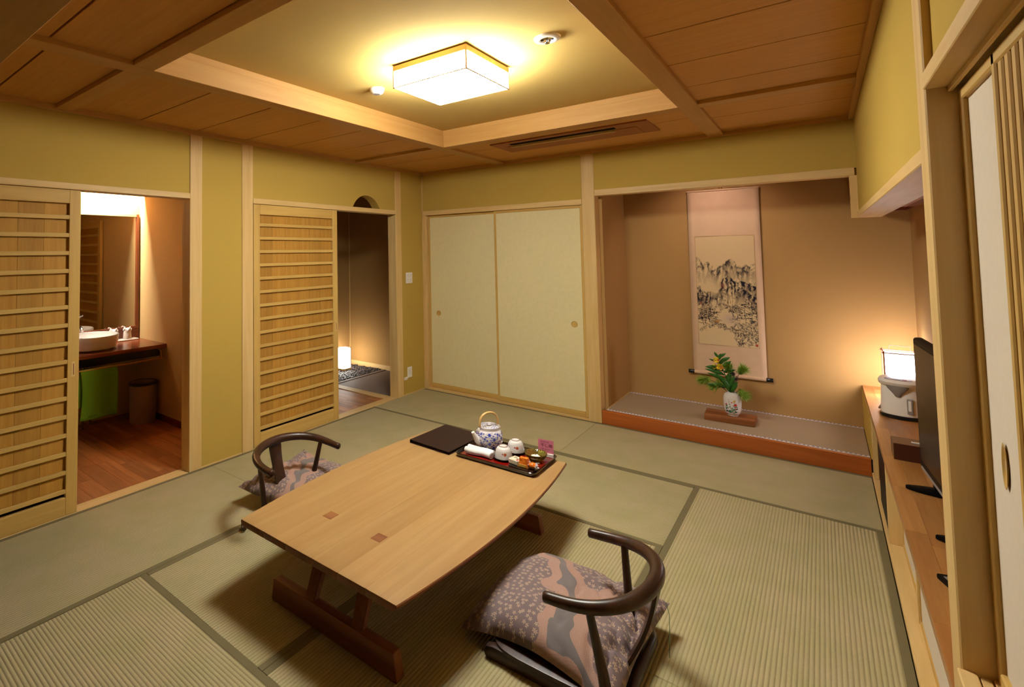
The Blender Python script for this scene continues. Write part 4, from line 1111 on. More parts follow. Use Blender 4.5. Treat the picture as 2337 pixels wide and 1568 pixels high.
def pine(label, pts, tufts, group='pine sprigs in the alcove vase', n=150, ln=0.062):
    p_ = thing('pine_sprig', label, 'plant', (VX, VY, VZ), group=group)
    tube('twig', pts, 0.0022, twig_m, p_, 6)
    rr = random.Random(hash(label) % 1000 if False else len(label)*13)
    bm = bmesh.new()
    for (c, d, rad) in tufts:
        c = Vector(c); d = Vector(d).normalized()
        for k in range(n):
            v_ = Vector((rr.gauss(0, 1), rr.gauss(0, 1), rr.gauss(0, 1))).normalized()
            v_ = (v_*0.75+d*0.8).normalized()
            s_ = c-d*rr.uniform(0, 0.035); e_ = s_+v_*rad*rr.uniform(0.75, 1.1)
            m_ = (s_+e_)/2+Vector((0, 0, -0.004))
            sd_ = v_.cross(Vector((rr.random()-.5, rr.random()-.5, rr.random()-.5))).normalized()*0.0017
            a = bm.verts.new(s_+sd_); b = bm.verts.new(s_-sd_); c2 = bm.verts.new(m_+sd_*1.1); d2 = bm.verts.new(m_-sd_*1.1); e = bm.verts.new(e_)
            bm.faces.new((a, b, d2, c2)); bm.faces.new((c2, d2, e))
    o = link('needles', tome('needles', bm, False), pine_m, p_, (0, 0, 0), local=True); o['kind'] = 'stuff'
    return p_
pine('pine sprig standing upright at the top right of the bouquet', [(0.008, 0, ZT-0.03), (0.02, 0.0, ZT+0.06), (0.045, 0.0, ZT+0.14), (0.078, -0.002, ZT+0.20)], [((0.082, -0.004, ZT+0.205), (0.55, -0.2, 0.5), 0.068), ((0.070, -0.004, ZT+0.185), (0.3, -0.3, 0.9), 0.055)])
pine('feathery pine sprig at the top middle of the bouquet', [(0.0, 0, ZT-0.03), (-0.012, 0.0, ZT+0.1), (-0.016, -0.004, ZT+0.20)], [((-0.020, -0.02, ZT+0.215), (-0.2, -0.4, 0.7), 0.070), ((-0.015, -0.02, ZT+0.195), (0.5, -0.5, 0.2), 0.060)])
pine('pine sprig drooping far to the left of the bouquet', [(-0.010, 0, ZT-0.02), (-0.08, -0.01, ZT+0.06), (-0.15, -0.012, ZT+0.085), (-0.195, -0.012, ZT+0.075)], [((-0.205, -0.014, ZT+0.075), (-0.8, -0.1, -0.35), 0.068), ((-0.175, -0.014, ZT+0.085), (-0.6, -0.2, -0.5), 0.055)])
pine('low pine sprig on the left above the vase shoulder', [(-0.010, 0, ZT-0.01), (-0.07, -0.012, ZT+0.035), (-0.125, -0.02, ZT+0.03)], [((-0.130, -0.02, ZT+0.035), (-0.8, -0.3, -0.1), 0.062), ((-0.085, -0.025, ZT+0.06), (-0.7, -0.3, 0.35), 0.060)])
pine('pine sprig hanging down over the right of the vase', [(0.012, 0, ZT-0.01), (0.05, -0.01, ZT+0.03), (0.09, -0.014, ZT-0.005)], [((0.092, -0.015, ZT-0.005), (0.6, -0.1, -0.75), 0.066), ((0.070, -0.015, ZT+0.012), (0.5, -0.2, -0.6), 0.055)])
def thistle(label, pts, sz):
    t_ = thing('dried_thistle', label, 'flower', (VX, VY, VZ), group='dried thistles in the alcove vase')
    tube('stem', pts, 0.0022, twig_m, t_, 6)
    bm = bmesh.new(); bmesh.ops.create_icosphere(bm, subdivisions=2, radius=sz)
    for v_ in bm.verts: v_.co *= 1+0.25*mnoise.noise(v_.co*160)
    link('seed_head', tome('seed_head', bm, True, 30), thistle_m, t_, Vector(pts[-1]), local=True)
    bm = bmesh.new(); rr = random.Random(int(sz*1e5))
    for k in range(46):
        v_ = Vector((rr.gauss(0, 1), rr.gauss(0, 1), rr.gauss(0, 1)-0.2)).normalized()
        tube_bm([v_*sz*0.8, v_*sz*rr.uniform(2.0, 3.4)], 0.0006, 3, bm)
    s_ = link('spines', tome('spines', bm, False), twig_m, t_, Vector(pts[-1]), local=True); s_['kind'] = 'stuff'
thistle('taller dried dark thistle among the pine in the vase', [(0.006, -0.012, ZT-0.02), (0.012, -0.02, ZT+0.07), (0.013, -0.028, ZT+0.160)], 0.0165)
thistle('lower dried dark thistle among the pine in the vase', [(0.010, -0.010, ZT-0.02), (0.022, -0.02, ZT+0.06), (0.036, -0.026, ZT+0.120)], 0.0115)

# ================================================================== LOW TABLE
TZT = 0.33
tx0, tx1, ty0, ty1 = 1.388, 2.300, -3.430, -1.862
tcx, tcy = (tx0+tx1)/2, (ty0+ty1)/2
tb_ = thing('low_table', 'low oak table with bowed sides and two square tenons on the near end', 'table', (tcx, tcy, 0))
hx, hy, bow = (tx1-tx0)/2, (ty1-ty0)/2, 0.060
def edge_x(y):   # half width at y
    return hx+bow*(1-(y/hy)**2)
nb = 6; th = 0.028
cuts = [-1.0, -0.62, -0.30, 0.05, 0.37, 0.68, 1.0]
for k in range(nb):
    c0, c1 = cuts[k], cuts[k+1]
    bm = bmesh.new(); n = 26; rows = []
    inner0 = c0*hx if c0 > -1 else None
    for i in range(n+1):
        y = -hy+2*hy*i/n
        xl = c0*hx if k > 0 else -edge_x(y)
        xr = c1*hx if k < nb-1 else edge_x(y)
        g = 0.0002
        rows.append((xl+(g if k > 0 else 0), xr-(g if k < nb-1 else 0), y))
    def ring(xl, xr, y):
        # cross-section with rounded outer edges (underside chamfered)
        pts_ = []
        if k == 0: pts_ += [(xl+0.020, -th), (xl+0.006, -th+0.008), (xl, -th+0.017), (xl+0.0008, -0.004), (xl+0.004, -0.0005)]
        else: pts_ += [(xl, -th), (xl, 0)]
        if k == nb-1: pts_ += [(xr-0.004, -0.0005), (xr-0.0008, -0.004), (xr, -th+0.017), (xr-0.006, -th+0.008), (xr-0.020, -th)]
        else: pts_ += [(xr, 0), (xr, -th)]
        return [bm.verts.new((px, y, pz)) for (px, pz) in pts_]
    rg_ = [ring(*r) for r in rows]
    for a, b in zip(rg_[:-1], rg_[1:]):
        for i in range(len(a)):
            j = (i+1) % len(a)
            bm.faces.new((a[i], a[j], b[j], b[i]))
    bm.faces.new(rg_[0]); bm.faces.new(list(reversed(rg_[-1])))
    bmesh.ops.recalc_face_normals(bm, faces=bm.faces)
    es = [e for e in bm.edges if all(abs(abs(v_.co.y)-hy) < 1e-5 for v_ in e.verts) and e.calc_face_angle(0) > 1.2 and max(v_.co.z for v_ in e.verts) > -0.01]
    bmesh.ops.bevel(bm, geom=es, offset=0.004, segments=2, affect='EDGES', profile=0.5)
    bm.normal_update()
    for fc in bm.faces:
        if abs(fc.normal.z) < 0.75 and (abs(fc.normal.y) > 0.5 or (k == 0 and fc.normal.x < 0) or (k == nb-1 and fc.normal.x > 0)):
            fc.material_index = 1  # darker red oak on edge faces, putting their shade into the colour
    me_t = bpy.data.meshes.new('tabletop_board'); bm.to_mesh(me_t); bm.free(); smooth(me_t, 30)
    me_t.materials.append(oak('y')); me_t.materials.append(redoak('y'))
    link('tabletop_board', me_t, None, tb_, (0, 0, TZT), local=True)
for px in (1.685, 1.978):
    pg = box('tenon', px-0.026, px+0.026, -3.172, -3.116, TZT-0.006, TZT+0.0008, redoak('x'), tb_, bev=0.0005)
for (fy, sgn) in ((-3.345, 1), (-2.085, -1)):
    out = [(-0.356, 0.006), (-0.352, 0.0), (0.352, 0.0), (0.356, 0.006), (0.342, 0.094), (0.337, 0.098), (-0.337, 0.098), (-0.342, 0.094)]
    prism('foot_beam', out, 0.044, redoak('x'), tb_, (1.888, fy-0.022, 0.0), bev=0.003, plane='xz')
    for px in (1.775, 2.042):
        bm = bmesh.new()
        dx_, dy = -0.078, 0.19*sgn if sgn > 0 else -0.06
        lo = [(-0.027, -0.018), (0.027, -0.018), (0.027, 0.018), (-0.027, 0.018)]
        hi = [(-0.036, -0.020), (0.036, -0.020), (0.036, 0.020), (-0.036, 0.020)]
        A_ = [bm.verts.new((a, b, 0.0)) for a, b in lo]; B_ = [bm.verts.new((a+dx_, b+dy, TZT-th-0.096)) for a, b in hi]
        for i in range(4):
            bm.faces.new((A_[i], A_[(i+1) % 4], B_[(i+1) % 4], B_[i]))
        bm.faces.new(list(reversed(A_))); bm.faces.new(B_)
        bmesh.ops.bevel(bm, geom=list(bm.edges), offset=0.004, segments=2, affect='EDGES')
        link('leg', tome('leg', bm, True, 30), redoak('z'), tb_, (px, fy, 0.096))
box('stretcher', 1.79, 1.90, -3.20, -2.20, TZT-th-0.045, TZT-th-0.003, redoak('y'), tb_, bev=0.003)

# ================================================================== FLOOR CHAIRS AND CUSHIONS
def rail_pts():
    P_ = []
    n = 40
    for i in range(n+1):
        a = math.pi*i/n
        y = 0.255*math.cos(a)
        x = 0.02+0.27*math.sin(a)**0.72 if 0 < i < n else 0.02
        P_.append((x, y, 0.358+0.042*(x/0.29)**1.5))
    P_ = [(-0.005, 0.2545, 0.357)]+P_+[(-0.005, -0.2545, 0.357)]
    # even out
    Q = [Vector(p_) for p_ in P_]; L_ = [0]
    for a, b in zip(Q[:-1], Q[1:]): L_.append(L_[-1]+(b-a).length)
    out = []
    m = 56
    for i in range(m+1):
        s = L_[-1]*i/m
        j = max(k for k in range(len(L_)) if L_[k] <= s+1e-9); j = min(j, len(Q)-2)
        t_ = (s-L_[j])/max(1e-9, L_[j+1]-L_[j]); out.append(Q[j].lerp(Q[j+1], t_))
    for _ in range(2):
        out = [out[0]]+[(out[i-1]+2*out[i]+out[i+1])/4 for i in range(1, m)]+[out[-1]]
    return out
def floor_chair(label, loc, rz):
    """local +x is the back of the chair"""
    c = thing('floor_chair', label, 'chair', loc, rz, group='legless chairs at the low table')
    RP = rail_pts(); n = len(RP)
    rad = [0.0185+0.0065*math.sin(math.pi*i/(n-1)) for i in range(n)]
    E0 = [RP[0]+(RP[0]-RP[1]).normalized()*0.003]+RP+[RP[-1]+(RP[-1]-RP[-2]).normalized()*0.003]
    tube('arm_rail', E0, [0.0155]+rad+[0.0155], walnut('y'), c, 14)
    for s in (-1, 1):
        tube('arm_post', [(0.168, s*0.172, 0.034), (0.158, s*0.186, 0.14), (0.146, s*0.210, 0.25), (0.134, s*0.234, 0.362)], [0.021, 0.018, 0.015, 0.013], walnut('z'), c, 12)
    # back splat
    bm = bmesh.new(); rows = []
    for i in range(13):
        t_ = i/12
        x = 0.165+0.128*t_+0.02*math.sin(math.pi*t_); z = 0.045+0.350*t_
        hw = 0.046-0.010*math.sin(math.pi*t_)
        cur = 0.006
        rows.append([bm.verts.new((x+(cur if abs(k) == 1 else 0)+o_, k*hw, z)) for (k, o_) in ((-1, -0.006), (0, -0.006), (1, -0.006), (1, 0.006), (0, 0.006), (-1, 0.006))])
    for a, b in zip(rows[:-1], rows[1:]):
        for i in range(6):
            bm.faces.new((a[i], a[(i+1) % 6], b[(i+1) % 6], b[i]))
    bm.faces.new(rows[0]); bm.faces.new(list(reversed(rows[-1])))
    link('back_splat', tome('back_splat', bm, True, 50), walnut('z'), c, (0, 0, 0), local=True)
    out = []
    for i in range(40):
        a = 2*math.pi*i/40
        cx_, sy_ = math.cos(a), math.sin(a)
        out.append((-0.035+0.225*math.copysign(abs(cx_)**0.45, cx_), 0.205*math.copysign(abs(sy_)**0.45, sy_)))
    prism('seat_board', out, 0.016, walnut('y'), c, (0, 0, 0.044), bev=0.003, local=True)
    for s in (-1, 1):
        ro = [(-0.258, 0.0), (0.20, 0.0), (0.205, 0.012), (0.20, 0.040), (0.17, 0.046), (-0.235, 0.052), (-0.262, 0.046), (-0.272, 0.030), (-0.270, 0.010)]
        prism('runner', ro, 0.034, walnut('x'), c, (0, s*0.180-0.017, 0.0), bev=0.006, plane='xz', local=True)
    tube('rear_bar', [(0.190, -0.300, 0.018), (0.212, -0.285, 0.026), (0.222, -0.24, 0.030), (0.215, -0.12, 0.028), (0.210, 0, 0.028), (0.215, 0.12, 0.028), (0.222, 0.24, 0.030), (0.212, 0.285, 0.026), (0.190, 0.300, 0.018)], [0.014, 0.018, 0.020, 0.020, 0.020, 0.020, 0.020, 0.018, 0.014], walnut('y'), c, 12)
    return c
floor_chair('dark bent-wood legless chair on the near right of the table', (2.680, -2.845, 0.001), math.radians(2))
floor_chair('dark bent-wood legless chair on the far left of the table', (1.160, -2.820, 0.001), math.radians(180))

def cushion(label, loc, rz, sx, sy, seed, corners, lift):
    """corners: local heights of the four corners (-x-y, +x-y, +x+y, -x+y)"""
    c = thing('floor_cushion', label, 'cushion', loc, rz, group='brocade cushions on the floor chairs')
    n = 56; vt, vbm = {}, {}
    bm = bmesh.new()
    def hgt(u, v):
        e = max(abs(u), abs(v))
        k = (1-abs(u)**3.6)*(1-abs(v)**3.6)
        return max(0, k)**0.50
    def base(u, v):
        a = (1-u)/2; b = (1+u)/2; p_ = (1-v)/2; q_ = (1+v)/2
        cc = corners[0]*a*p_+corners[1]*b*p_+corners[2]*b*q_+corners[3]*a*q_
        w_ = (abs(u)*abs(v))**1.6
        return cc*w_+lift*(1-w_)
    for i in range(n+1):
        for j in range(n+1):
            u, v = -1+2*i/n, -1+2*j/n
            pin = 1-0.055*(1-abs(u)**2)*abs(v)**3   # edges pulled in between the corners
            pin2 = 1-0.055*(1-abs(v)**2)*abs(u)**3
            x, y = u*sx/2*pin2, v*sy/2*pin
            h = hgt(u, v)
            e = max(abs(u), abs(v))
            wr = 0.013*mnoise.noise((u*3.2+seed, v*3.2, seed*0.37))-0.026*max(0.0, 1-abs(mnoise.noise((u*2.6+seed, v*2.9+u*3.4, 3.3)))*6)*max(0, (u+0.35))
            b0 = base(u, v)
            vt[i, j] = bm.verts.new((x, y, b0+0.092*h+wr*min(1, h*1.6)))
            if 0 < i < n and 0 < j < n:
                vbm[i, j] = bm.verts.new((x, y, max(0.0, b0-0.026*h)))
            else:
                vbm[i, j] = vt[i, j]
    for i in range(n):
        for j in range(n):
            bm.faces.new((vt[i, j], vt[i+1, j], vt[i+1, j+1], vt[i, j+1]))
            q = (vbm[i, j], vbm[i, j+1], vbm[i+1, j+1], vbm[i+1, j])
            if len(set(q)) == 4:
                try: bm.faces.new(q)
                except ValueError: pass
    link('cover', tome('cover', bm, True, 80), CUSH, c, (0, 0, 0), local=True)
    return c, [vt]
c1, _ = cushion('plump grey and beige brocade cushion on the near right chair', (2.612, -2.735, 0.062), math.radians(-3), 0.60, 0.60, 2.0, (-0.030, -0.020, 0.050, -0.010), 0.028)
tube('corner_thread', [(0.29, 0.285, 0.055), (0.31, 0.25, 0.035), (0.325, 0.19, 0.0), (0.335, 0.14, -0.057)], 0.0012, stem_m, c1, 6)
c2, _ = cushion('grey and beige brocade cushion on the far left chair', (0.935, -2.640, 0.062), math.radians(184), 0.58, 0.58, 6.0, (0.03, 0.095, 0.045, -0.01), 0.032)

# ================================================================== THINGS ON THE TABLE
Z0 = TZT+0.0012
fo = thing('menu_folder', 'dark brown leather folder lying on the far end of the table', 'folder', (1.585, -2.000, Z0), rz=math.radians(-3.0))
box('back_cover', -0.150, 0.150, -0.192, 0.192, 0.0, 0.004, leather, fo, bev=0.0015, local=True)
box('pages', -0.138, 0.142, -0.180, 0.180, 0.004, 0.0155, plain('folder_pages', (52, 40, 34), 0.8), fo, bev=0.001, local=True)
cv = box('front_cover', -0.150, 0.150, -0.192, 0.192, 0.0165, 0.021, leather, fo, bev=0.0015, local=True); cv.rotation_euler = (0, 0.012, 0)
box('spine', -0.153, -0.148, -0.192, 0.192, 0.0, 0.0215, leather, fo, bev=0.0015, local=True)

def rrect(hx_, hy_, r, n=6):
    P_ = []
    for (cx_, cy_, a0_) in ((hx_-r, hy_-r, 0), (-hx_+r, hy_-r, 90), (-hx_+r, -hy_+r, 180), (hx_-r, -hy_+r, 270)):
        for i in range(n+1):
            a = math.radians(a0_+90*i/n); P_.append((cx_+r*math.cos(a), cy_+r*math.sin(a)))
    return P_
TRX, TRY, TRR = 2.000, -2.018, math.radians(0.5)
tray = thing('tea_tray', 'black lacquer tea tray with a red base on the table', 'tray', (TRX, TRY, Z0), rz=TRR)
bm = bmesh.new(); loops = []
for (dx, z) in ((-0.020, 0.0), (-0.006, 0.0), (0.0, 0.008), (0.004, 0.022), (0.001, 0.0245), (-0.004, 0.022), (-0.010, 0.011), (-0.018, 0.0075)):
    loops.append([bm.verts.new((x, y, z)) for x, y in rrect(0.244+dx, 0.166+dx, 0.030+dx*0.5)])
for a, b in zip(loops[:-1], loops[1:]):
    m_ = len(a)
    for i in range(m_):
        bm.faces.new((a[i], a[(i+1) % m_], b[(i+1) % m_], b[i]))
bm.faces.new(list(reversed(loops[0])))
link('rim', tome('rim', bm, True, 50), black_lac, tray, (0, 0, 0), local=True)
prism('base', rrect(0.228, 0.150, 0.022), 0.002, red_lac, tray, (0, 0, 0.0062), local=True)
TB = Z0+0.0086   # top of the tray base
def trp(u, v): return TRX+u, TRY+v

# teapot on a dark saucer
px_, py_ = 1.868, -1.968
ts = lathe('teapot_saucer', [(0.0, 0.0), (0.060, 0.0), (0.082, 0.006), (0.085, 0.009), (0.082, 0.009), (0.06, 0.005), (0.0, 0.005)], plain('dark_saucer', (46, 30, 24), 0.3), None, (px_, py_, TB), seg=40, cap0=False, cap1=False)
tag(ts, 'round dark saucer under the teapot on the tray', 'saucer')
tp = thing('teapot', 'blue and white porcelain teapot with a bamboo handle', 'teapot', (px_, py_, TB+0.0056))
tprof = [(0.052, 0.0), (0.055, 0.003), (0.068, 0.018), (0.079, 0.042), (0.0825, 0.064), (0.080, 0.086), (0.072, 0.104), (0.064, 0.112), (0.063, 0.116), (0.064, 0.129), (0.062, 0.133), (0.059, 0.130), (0.0585, 0.118)]
BLUE = np.array(lin((46, 70, 178))[:3]); BL2 = np.array(lin((96, 112, 190))[:3]); WT = np.array(lin((238, 232, 232))[:3])
fl_ = []
for row, z in enumerate((0.020, 0.046, 0.072, 0.097)):
    nn = 9
    for i in range(nn):
        a = 2*math.pi*(i+(0.5 if row % 2 else 0.0))/nn
        fl_.append((a, z, 0.0125 if (i+row) % 2 == 0 else 0.0095))
def pot_col(th_, z, r):
    if z > 0.109: return WT
    best = WT
    for (a, zz, rr) in fl_:
        s = ((th_-a+math.pi) % (2*math.pi)-math.pi)*max(r, 0.05)
        d = math.hypot(s, z-zz); an = math.atan2(z-zz, s)
        if d < rr*0.30: return WT if rr < 0.009 else BLUE
        if d < rr*(0.78+0.24*math.cos(6*an)): return BLUE
        if rr*1.15 < d < rr*1.15+0.0016 and math.cos(3*an+a*2) > -0.2: best = BL2
        for q in range(4):      # leaves round each blossom
            ang = a*3+q*math.pi/2+0.7
            if ((s-rr*1.75*math.cos(ang))/0.0056)**2+((z-zz-rr*1.55*math.sin(ang))/0.0032)**2 < 1: return BLUE
    v_ = 0.006*math.sin(8*th_+60*z)
    if abs(((z+v_) % 0.026)-0.013) < 0.0008: return BL2
    return best
link('body', lathe_paint('teapot_body', tprof, pot_col, seg=220, rows=110), None, tp, (0, 0, 0), local=True)
def lid_col(th_, z, r):
    if 0.022 < r < 0.052 and math.sin(7*th_)*math.sin(r*420) > 0.25: return BL2
    return WT
ld = link('lid', lathe_paint('teapot_lid', [(0.0575, 0.0), (0.058, 0.002), (0.050, 0.004), (0.030, 0.007), (0.012, 0.009), (0.008, 0.011), (0.008, 0.013), (0.013, 0.016), (0.014, 0.019), (0.009, 0.0225), (0.0005, 0.023)], lid_col, seg=80, rows=60), None, tp, (0, 0, 0.120), local=True)
sa = math.radians(-118)    # spout towards the viewer's left
sd_ = Vector((math.cos(sa), math.sin(sa), 0))
tube('spout', [sd_*0.062+Vector((0, 0, 0.036)), sd_*0.086+Vector((0, 0, 0.058)), sd_*0.100+Vector((0, 0, 0.082)), sd_*0.114+Vector((0, 0, 0.106))], [0.024, 0.020, 0.014, 0.010], porcelain, tp, 16)
sp_ = Vector((-sd_.y, sd_.x, 0))
hd = sd_
hp = []
for i in range(25):
    a = math.pi*i/24
    hp.append(hd*0.064*math.cos(a)*(1.0+0.12*math.sin(a))+Vector((0, 0, 0.130+0.080*math.sin(a)**0.8)))
tube('handle', hp, 0.0070, bamboo, tp, 12, flat=(1.25, 0.85))
for s in (-1, 1):
    lg = tube('lug', [hd*s*0.066+Vector((0, 0, 0.103)), hd*s*0.074+Vector((0, 0, 0.116)), hd*s*0.069+Vector((0, 0, 0.126))], [0.010, 0.0085, 0.005], porcelain, tp, 10)
    tube('handle_wire', [hd*s*0.070+Vector((0, 0, 0.112)), hd*s*0.069+Vector((0, 0, 0.130)), hd*s*0.064+Vector((0, 0, 0.146))], 0.0022, twig_m, tp, 8)

def tea_cup(label, x, y, slabel):
    s_ = lathe('cup_saucer', [(0.0, 0.0), (0.032, 0.0), (0.046, 0.005), (0.060, 0.012), (0.0585, 0.0135), (0.044, 0.0075), (0.0, 0.006)], black_lac, None, (x, y, TB), seg=40, cap0=False, cap1=False)
    tag(s_, slabel, 'saucer', 'black saucers on the tea tray')
    z = TB+0.0085
    c = thing('tea_cup', label, 'cup', (x, y, z), group='upturned tea cups')
    toc = math.atan2(CAM_LOC[1]-y, CAM_LOC[0]-x)
    OR = np.array(lin((206, 104, 50))[:3]); RE = np.array(lin((170, 60, 40))[:3])
    def cc(th_, zz, r):
        s = ((th_-toc+math.pi) % (2*math.pi)-math.pi)*r
        if math.hypot((s-0.008)/0.0085, (zz-0.030)/0.0080) < 1: return OR if (int(s*600)+int(zz*700)) % 3 else RE
        if math.hypot((s+0.006)/0.0040, (zz-0.032)/0.0040) < 1: return RE
        return WHITE
    link('bowl', lathe_paint('tea_cup_bowl', [(0.0495, 0.0), (0.0510, 0.001), (0.0505, 0.006), (0.0475, 0.024), (0.043, 0.044), (0.036, 0.056), (0.027, 0.061), (0.0235, 0.062), (0.0235, 0.066), (0.0215, 0.067), (0.0205, 0.064), (0.010, 0.0630), (0.0005, 0.0635)], cc, seg=90, rows=70), None, c, (0, 0, 0), local=True)
    lathe('foot_ring', [(0.0205, 0.0640), (0.0213, 0.0672), (0.0232, 0.0672), (0.0237, 0.0640)], plain('unglazed_ring', (186, 160, 144), 0.8), c, (0, 0, 0), seg=40, cap0=False, cap1=False, local=True)
tea_cup('upturned white tea cup nearer the rolled towels', 2.010, -2.062, 'black saucer under the nearer tea cup')
tea_cup('upturned white tea cup behind, nearer the pink card', 2.020, -1.925, 'black saucer under the tea cup further back')

# rolled towels
def towel_roll(label, pts, r):
    t_ = thing('rolled_towel', label, 'towel', pts[0], group='rolled hand towels on the tray')
    P0 = Vector(pts[0]); Q = [Vector(p_)-P0 for p_ in pts]
    R_ = [r*(1+0.05*math.sin(i*1.7)) for i in range(len(Q))]
    R_[0] *= 0.95
    tube('roll', Q, R_, towel_m, t_, 18, flat=(1.0, 0.92))
    d = (Q[-1]-Q[-2]).normalized(); up = Vector((0, 0, 1)); sd2 = d.cross(up).normalized(); up2 = sd2.cross(d)
    sw = []
    for i in range(40):
        a = i*0.42; rr = r*(0.10+0.80*i/40)
        sw.append(Q[-1]+d*0.001+sd2*rr*math.cos(a)+up2*rr*0.92*math.sin(a))
    tube('rolled_edge', sw, 0.0018, plain('towel_edge', (214, 206, 198), 0.95), t_, 5)
zt = TB+0.0215
towel_roll('white rolled hand towel at the front of the tray', [(1.795, -2.118, zt), (1.830, -2.124, zt), (1.865, -2.120, zt-0.001), (1.900, -2.110, zt), (1.935, -2.112, zt), (1.962, -2.117, zt)], 0.0195)
towel_roll('white rolled hand towel tucked behind the front one', [(1.790, -2.078, zt+0.001), (1.825, -2.082, zt), (1.865, -2.080, zt), (1.905, -2.070, zt), (1.940, -2.072, zt-0.003), (1.956, -2.075, zt-0.003)], 0.0180)

# sweets on a black dish
dsh = prism('sweets_dish', rrect(0.078, 0.052, 0.026), 0.010, black_lac, None, (2.155, -2.108, TB), bev=0.004)
dsh.rotation_euler = (0, 0, math.radians(-8)); tag(dsh, 'small black dish holding wrapped sweets', 'dish')
zd = TB+0.0105
sw1 = thing('boxed_sweet', 'cream boxed sweet with red scrollwork on the black dish', 'sweet', (2.105, -2.098, zd), rz=math.radians(-12))
sw1.scale = (1.35, 1.35, 1.35)
bx_ = box('wrapper', -0.024, 0.024, -0.022, 0.022, 0.0, 0.020, cream_m, sw1, bev=0.003, local=True)
for (a, b, r) in ((-0.006, 0.004, 0.007), (0.009, -0.004, 0.006)):
    tube('scroll_print', [(a+r*math.cos(q*0.5)*(1-q/22), b+r*math.sin(q*0.5)*(1-q/22), 0.0203) for q in range(14)], 0.0008, twig_m, sw1, 5)
box('seal_print', 0.012, 0.020, -0.018, -0.006, 0.0198, 0.0204, red_ink, sw1, bev=0, local=True)
sw2 = thing('orange_sweet', 'orange paper-wrapped sweet standing on the black dish', 'sweet', (2.160, -2.112, zd))
sw2.scale = (1.3, 1.3, 1.2)
bm = bmesh.new(); bmesh.ops.create_cube(bm, size=1.0); bmesh.ops.subdivide_edges(bm, edges=bm.edges, cuts=6, use_grid_fill=True)
for v_ in bm.verts:
    v_.co = Vector((v_.co.x*0.044, v_.co.y*0.030, (v_.co.z+0.5)*0.040))
    k = v_.co.z/0.040
    v_.co.x *= 1-0.25*k; v_.co.y *= 1-0.35*k
    v_.co += Vector((1, 1, 0.0))*0.0035*mnoise.noise(v_.co*90)
link('wrapper', tome('wrapper', bm, True, 25), orange_m, sw2, (0, 0, 0), local=True)
box('paper_band', -0.019, 0.015, -0.0165, -0.0145, 0.002, 0.014, plain('yellow_band', (244, 196, 84), 0.5), sw2, bev=0.0005, local=True)
sw3 = thing('clear_wrapped_sweet', 'small orange sweet in clear wrapping at the end of the dish', 'sweet', (2.205, -2.110, zd))
sw3.scale = (1.3, 1.3, 1.3)
bm = bmesh.new(); bmesh.ops.create_icosphere(bm, subdivisions=3, radius=0.016)
for v_ in bm.verts:
    v_.co.z *= 0.75; v_.co *= 1+0.12*mnoise.noise(v_.co*120); v_.co.z += 0.013
link('sweet', tome('sweet', bm), orange_m, sw3, (0, 0, 0), local=True)
for s in (-1, 1):
    bm = bmesh.new()
    vs_ = [bm.verts.new((s*0.014+s*0.016*(i % 2), 0.014*math.cos(i*0.7), 0.016+0.012*math.sin(i*0.7+0.5))) for i in range(9)]
    ce = bm.verts.new((s*0.010, 0, 0.014))
    for i in range(8): bm.faces.new((ce, vs_[i], vs_[i+1]))
    link('wrapper_twist', tome('wrapper_twist', bm, False), clear_m, sw3, (0, 0, 0), local=True)

# gold-green glass bowl with a wrapped candy
gx, gy = 2.160, -1.960
gb = thing('glass_bowl', 'small ribbed greenish gold glass bowl on the tray', 'bowl', (gx, gy, TB))
bm = bmesh.new(); seg = 72; loops = []
for (r, z, rib) in ((0.0, 0.0, 0), (0.030, 0.0, 0), (0.040, 0.004, .0), (0.052, 0.020, .05), (0.059, 0.036, .07), (0.060, 0.040, .07), (0.056, 0.038, .04), (0.048, 0.020, 0.02), (0.036, 0.008, 0), (0.0, 0.006, 0)):
    if r == 0: loops.append([bm.verts.new((0, 0, z))]); continue
    loops.append([bm.verts.new((r*(1+rib*math.cos(24*2*math.pi*i/seg))*math.cos(2*math.pi*i/seg), r*(1+rib*math.cos(24*2*math.pi*i/seg))*math.sin(2*math.pi*i/seg), z+(0.002*math.cos(24*2*math.pi*i/seg) if rib else 0))) for i in range(seg)])
for a, b in zip(loops[:-1], loops[1:]):
    for i in range(seg):
        j = (i+1) % seg
        if len(a) == 1: bm.faces.new((a[0], b[j], b[i]))
        elif len(b) == 1: bm.faces.new((a[i], a[j], b[0]))
        else: bm.faces.new((a[i], a[j], b[j], b[i]))
link('bowl', tome('bowl', bm, True, 60), glassg, gb, (0, 0, 0), local=True)
rim = [(0.0595*math.cos(2*math.pi*i/48), 0.0595*math.sin(2*math.pi*i/48), 0.0395) for i in range(49)]
tube('gilt_rim', rim, 0.0014, plain('gilt', (196, 176, 70), 0.25, metal=0.7), gb, 6)
cn = thing('wrapped_candy', 'white wrapped candy lying in the glass bowl', 'sweet', (gx, gy, TB+0.0085))
bm = bmesh.new(); bmesh.ops.create_icosphere(bm, subdivisions=3, radius=0.020)
for v_ in bm.verts:
    v_.co = Vector((v_.co.x*1.35, v_.co.y*0.9, v_.co.z*0.5))*(1+0.12*mnoise.noise(v_.co*90)); v_.co.z += 0.010
link('wrapper', tome('wrapper', bm, True, 30), plastic_w, cn, (0, 0, 0), local=True)
box('print', -0.004, 0.004, -0.004, 0.004, 0.0190, 0.0205, plain('violet_print', (120, 96, 170), 0.5), cn, bev=0.001, local=True)

